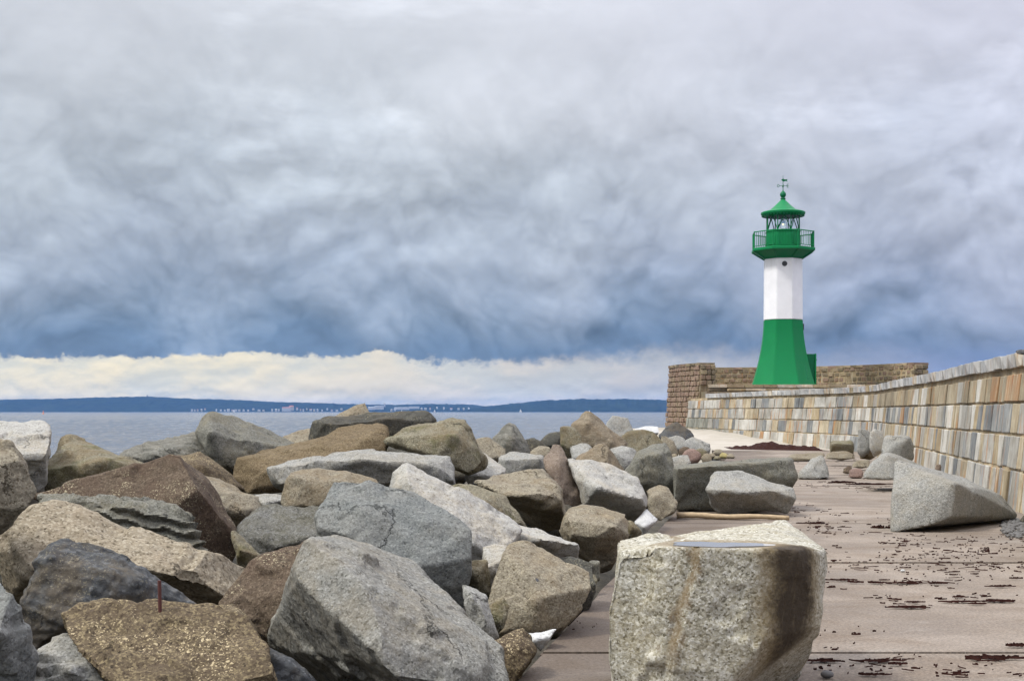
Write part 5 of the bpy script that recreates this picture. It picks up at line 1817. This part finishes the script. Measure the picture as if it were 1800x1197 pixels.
# gravel washed against the wall foot
bm = bmesh.new()
for _ in range(420):
    px, py = rs_.uniform(1758, 1830), rs_.triangular(912, 948, 924)
    if px < 1758 + (py - 905) * .2: continue
    d = EYE * FOC / (py - HOR)
    r_ = rs_.uniform(.012, .045)
    M = Matrix.Translation(((px - 900) / FOC * d, d, r_ * .5 + .004)) @ Matrix.Rotation(rs_.uniform(0, 6), 4, 'Z') @ Matrix.Diagonal((r_ * rs_.uniform(.8, 1.6), r_, r_ * .7, 1))
    bmesh.ops.create_icosphere(bm, subdivisions=1, radius=1, matrix=M)
tag(bm_obj('gravel', bm, MAT['pebble_dark']), 'dark gravel washed against the foot of the wall', 'gravel', kind='stuff')

# a single pebble and a white shell
for px, py, r_, mt, nm, lb, ct in [(1454, 1191, .034, 'pebble_dark', 'pebble', 'dark rounded pebble at the bottom edge right of the foreground block', 'pebble'),
                                   (1587, 1005, .02, 'granite_white', 'shell', 'tiny white shell among the seaweed scraps', 'shell')]:
    d = EYE * FOC / (py - HOR)
    bm = bmesh.new()
    bmesh.ops.create_icosphere(bm, subdivisions=2, radius=r_, matrix=Matrix.Diagonal((1.3, 1, .75, 1)))
    for v in bm.verts: v.co *= 1 + rs_.uniform(-.06, .06)
    tag(bm_obj(nm, bm, MAT[mt], smooth=True, loc=((px - 900) / FOC * d, d, r_ * .7)), lb, ct)


# ================================================================== FAR SHORE
def house(px, py, wpx, hpx, d, wallm, roofm, label, roofk=.35, group='tiny white houses of the far seaside town'):
    k = d / FOC
    w_, h_ = wpx * k, hpx * k
    base = P(px, py, d)
    hroot = empty('house', base)
    tag(hroot, label, 'house', group)
    dp = min(max(w_ * .5, 10), 20)
    bm_ = bmesh.new()
    add_box(bm_, (0, dp / 2, h_ / 2 - 2), (w_, dp, h_ + 4))
    bm_obj('wall', bm_, MAT[wallm], hroot)
    rh = h_ * roofk
    e_ = 1.02
    mesh_obj('roof', [(-w_ / 2 * e_, -.4, h_), (w_ / 2 * e_, -.4, h_), (w_ / 2 * e_, dp + .4, h_), (-w_ / 2 * e_, dp + .4, h_), (-w_ / 2 * .9, dp / 2, h_ + rh), (w_ / 2 * .9, dp / 2, h_ + rh)],
             [(0, 1, 5, 4), (2, 3, 4, 5), (1, 2, 5), (3, 0, 4), (3, 2, 1, 0)], MAT[roofm], hroot)
    return hroot


rh_ = random.Random(31)
tiny = 'tiny white house of the far seaside town below the wooded hills'
HD = 7560
spots = [(337, 2.2), (342, 1.6), (347, 2), (354, 2.4), (360, 1.5), (380, 2), (388, 1.6), (395, 1.4), (401, 2.2), (408, 1.5), (414, 2), (420, 1.5), (428, 1.8), (436, 1.4), (445, 1.6), (455, 1.5), (463, 1.3),
         (478, 2.2), (485, 2.4), (490, 2), (522, 2.6), (528, 1.8), (533, 2.4), (539, 1.6), (546, 2), (552, 1.8), (558, 2.2), (566, 1.6), (575, 2), (583, 1.6), (592, 1.5), (600, 1.6), (688, 2), (694, 2.4),
         (741, 2), (748, 1.8), (756, 2.2), (768, 1.6), (780, 2), (793, 1.8), (806, 1.6), (815, 1.8), (824, 2.2)]
for px, h_ in spots:
    py = 721.8 - rh_.choice([0, 0, .8, 2.0]) - (2.5 if px > 735 else 0)
    house(px, py, rh_.uniform(2.2, 4.4), h_, HD + (721.8 - py) * 14, rh_.choice(['house_white', 'house_white', 'house_cream']), rh_.choice(['roof_red', 'roof_grey', 'house_white', 'house_white']), tiny)
house(503, 721.5, 15, 4.6, HD - 10, 'house_white', 'roof_red', 'large pale seaside hall with reddish roof on the far shore', .3, None)
house(512, 720.5, 8, 6, HD + 20, 'house_cream', 'roof_red', 'cream building with red roof just right of the pale hall on the far shore', .3, None)
house(653, 719, 12, 3.4, HD + 60, 'house_white', 'house_white', 'left white hotel block right of the dark flat slab on the far shore', .25, None)
house(666, 718.5, 16, 4.5, HD + 90, 'house_white', 'roof_grey', 'wide white hotel block on the far shore below the white tower', .25, None)
house(706, 718.8, 26, 2.6, HD + 70, 'house_white', 'house_white', 'long low white terrace on the far shore', .2, None)
house(728, 717.2, 18, 2.4, HD + 110, 'house_white', 'roof_grey', 'short white terrace right of the long one on the far shore', .2, None)
house(676, 714, 2.6, 5.2, HD + 190, 'house_white', 'house_white', 'slim white tower above the hotel blocks on the far shore', .25, None)
house(258.5, 699.5, 1.8, 4.2, 8130, 'roof_grey', 'roof_grey', 'small lookout tower on the crest of the wooded hills', .3, None)


def sailboat(px, d, s_, label):
    base = P(px, HOR, d)
    base.z = SEA_Z
    rt = empty('sailboat', base)
    tag(rt, label, 'sailboat', 'sailboats far out on the bay')
    bm_ = bmesh.new()
    L_ = 7 * s_
    sec = [(-.5, .28, .9), (-.25, .85, .85), (0, 1.0, .85), (.3, .8, .95), (.5, .05, 1.2)]
    pr = None
    for u, w_, z in sec:
        ring = [bm_.verts.new((u * L_, -w_ * s_, z * s_)), bm_.verts.new((u * L_, 0, -.3 * s_)), bm_.verts.new((u * L_, w_ * s_, z * s_))]
        if pr:
            bm_.faces.new((pr[0], ring[0], ring[1], pr[1]))
            bm_.faces.new((pr[1], ring[1], ring[2], pr[2]))
            bm_.faces.new((pr[2], ring[2], ring[0], pr[0]))
        pr = ring
    bm_obj('hull', bm_, MAT['boat_hull'], rt)
    bm_ = bmesh.new()
    add_bar(bm_, (.3 * s_, 0, .5 * s_), (.3 * s_, 0, 10.5 * s_), .07 * s_, 6)
    bm_obj('mast', bm_, MAT['iron_dark'], rt)
    for pts in ([(.2, 1.6), (-3.2, 1.7), (.2, 10.2)], [(.5, 1.4), (3.3, 1.3), (.5, 9.0)]):
        V_ = [(x * s_, y, z * s_) for y in (-.03, .03) for x, z in pts]
        mesh_obj('sail', V_, [(0, 1, 2), (5, 4, 3), (0, 3, 4, 1), (1, 4, 5, 2), (2, 5, 3, 0)], MAT['sail_white'], rt)
    return rt


sailboat(915, 3600, 1.0, 'white sailboat under the start of the right headland')
sailboat(1036, 5200, .9, 'white sailboat behind the twin-peaked boulder, under the right headland')
sailboat(764, 4800, 1.0, 'white sailboat just right of the long dark slab')
sailboat(706, 5200, 1.0, 'white sailboat before the long white terrace')
sailboat(411, 4800, 1.1, 'white sailboat above the tall grey pyramid boulder')
c = P(76, HOR, 1800)
c.z = SEA_Z
by = empty('buoy', c)
tag(by, 'small orange navigation buoy far out at left', 'buoy')
bm = bmesh.new()
lathe(bm, [(1.3, -.2), (1.4, .3), (1.2, .8), (.5, 1.1), (.45, 3.2), (.3, 3.4)], 12)
bm_obj('float', bm, MAT['buoy_orange'], by)
bm = bmesh.new()
lathe(bm, [(.02, 3.3), (.5, 3.9), (.02, 4.6)], 8)
bm_obj('topmark', bm, MAT['buoy_orange'], by)

# ================================================================== HAZE over the bay
bm = bmesh.new()
add_box(bm, (0, 6200, 48), (27000, 14400, 110))
hz = bm_obj('haze', bm)
tag(hz, kind='stuff')
hm = bpy.data.materials.new('haze')
hm.use_nodes = True
ht = NT(hm.node_tree)
hv = ht.n('ShaderNodeVolumePrincipled')
hv.inputs['Color'].default_value = (.22, .47, 1.0, 1)
hv.inputs['Density'].default_value = 5e-5
hv.inputs['Anisotropy'].default_value = 0.0
ho = ht.n('ShaderNodeOutputMaterial')
ht.t.links.new(hv.outputs[0], ho.inputs['Volume'])
hz.data.materials.append(hm)
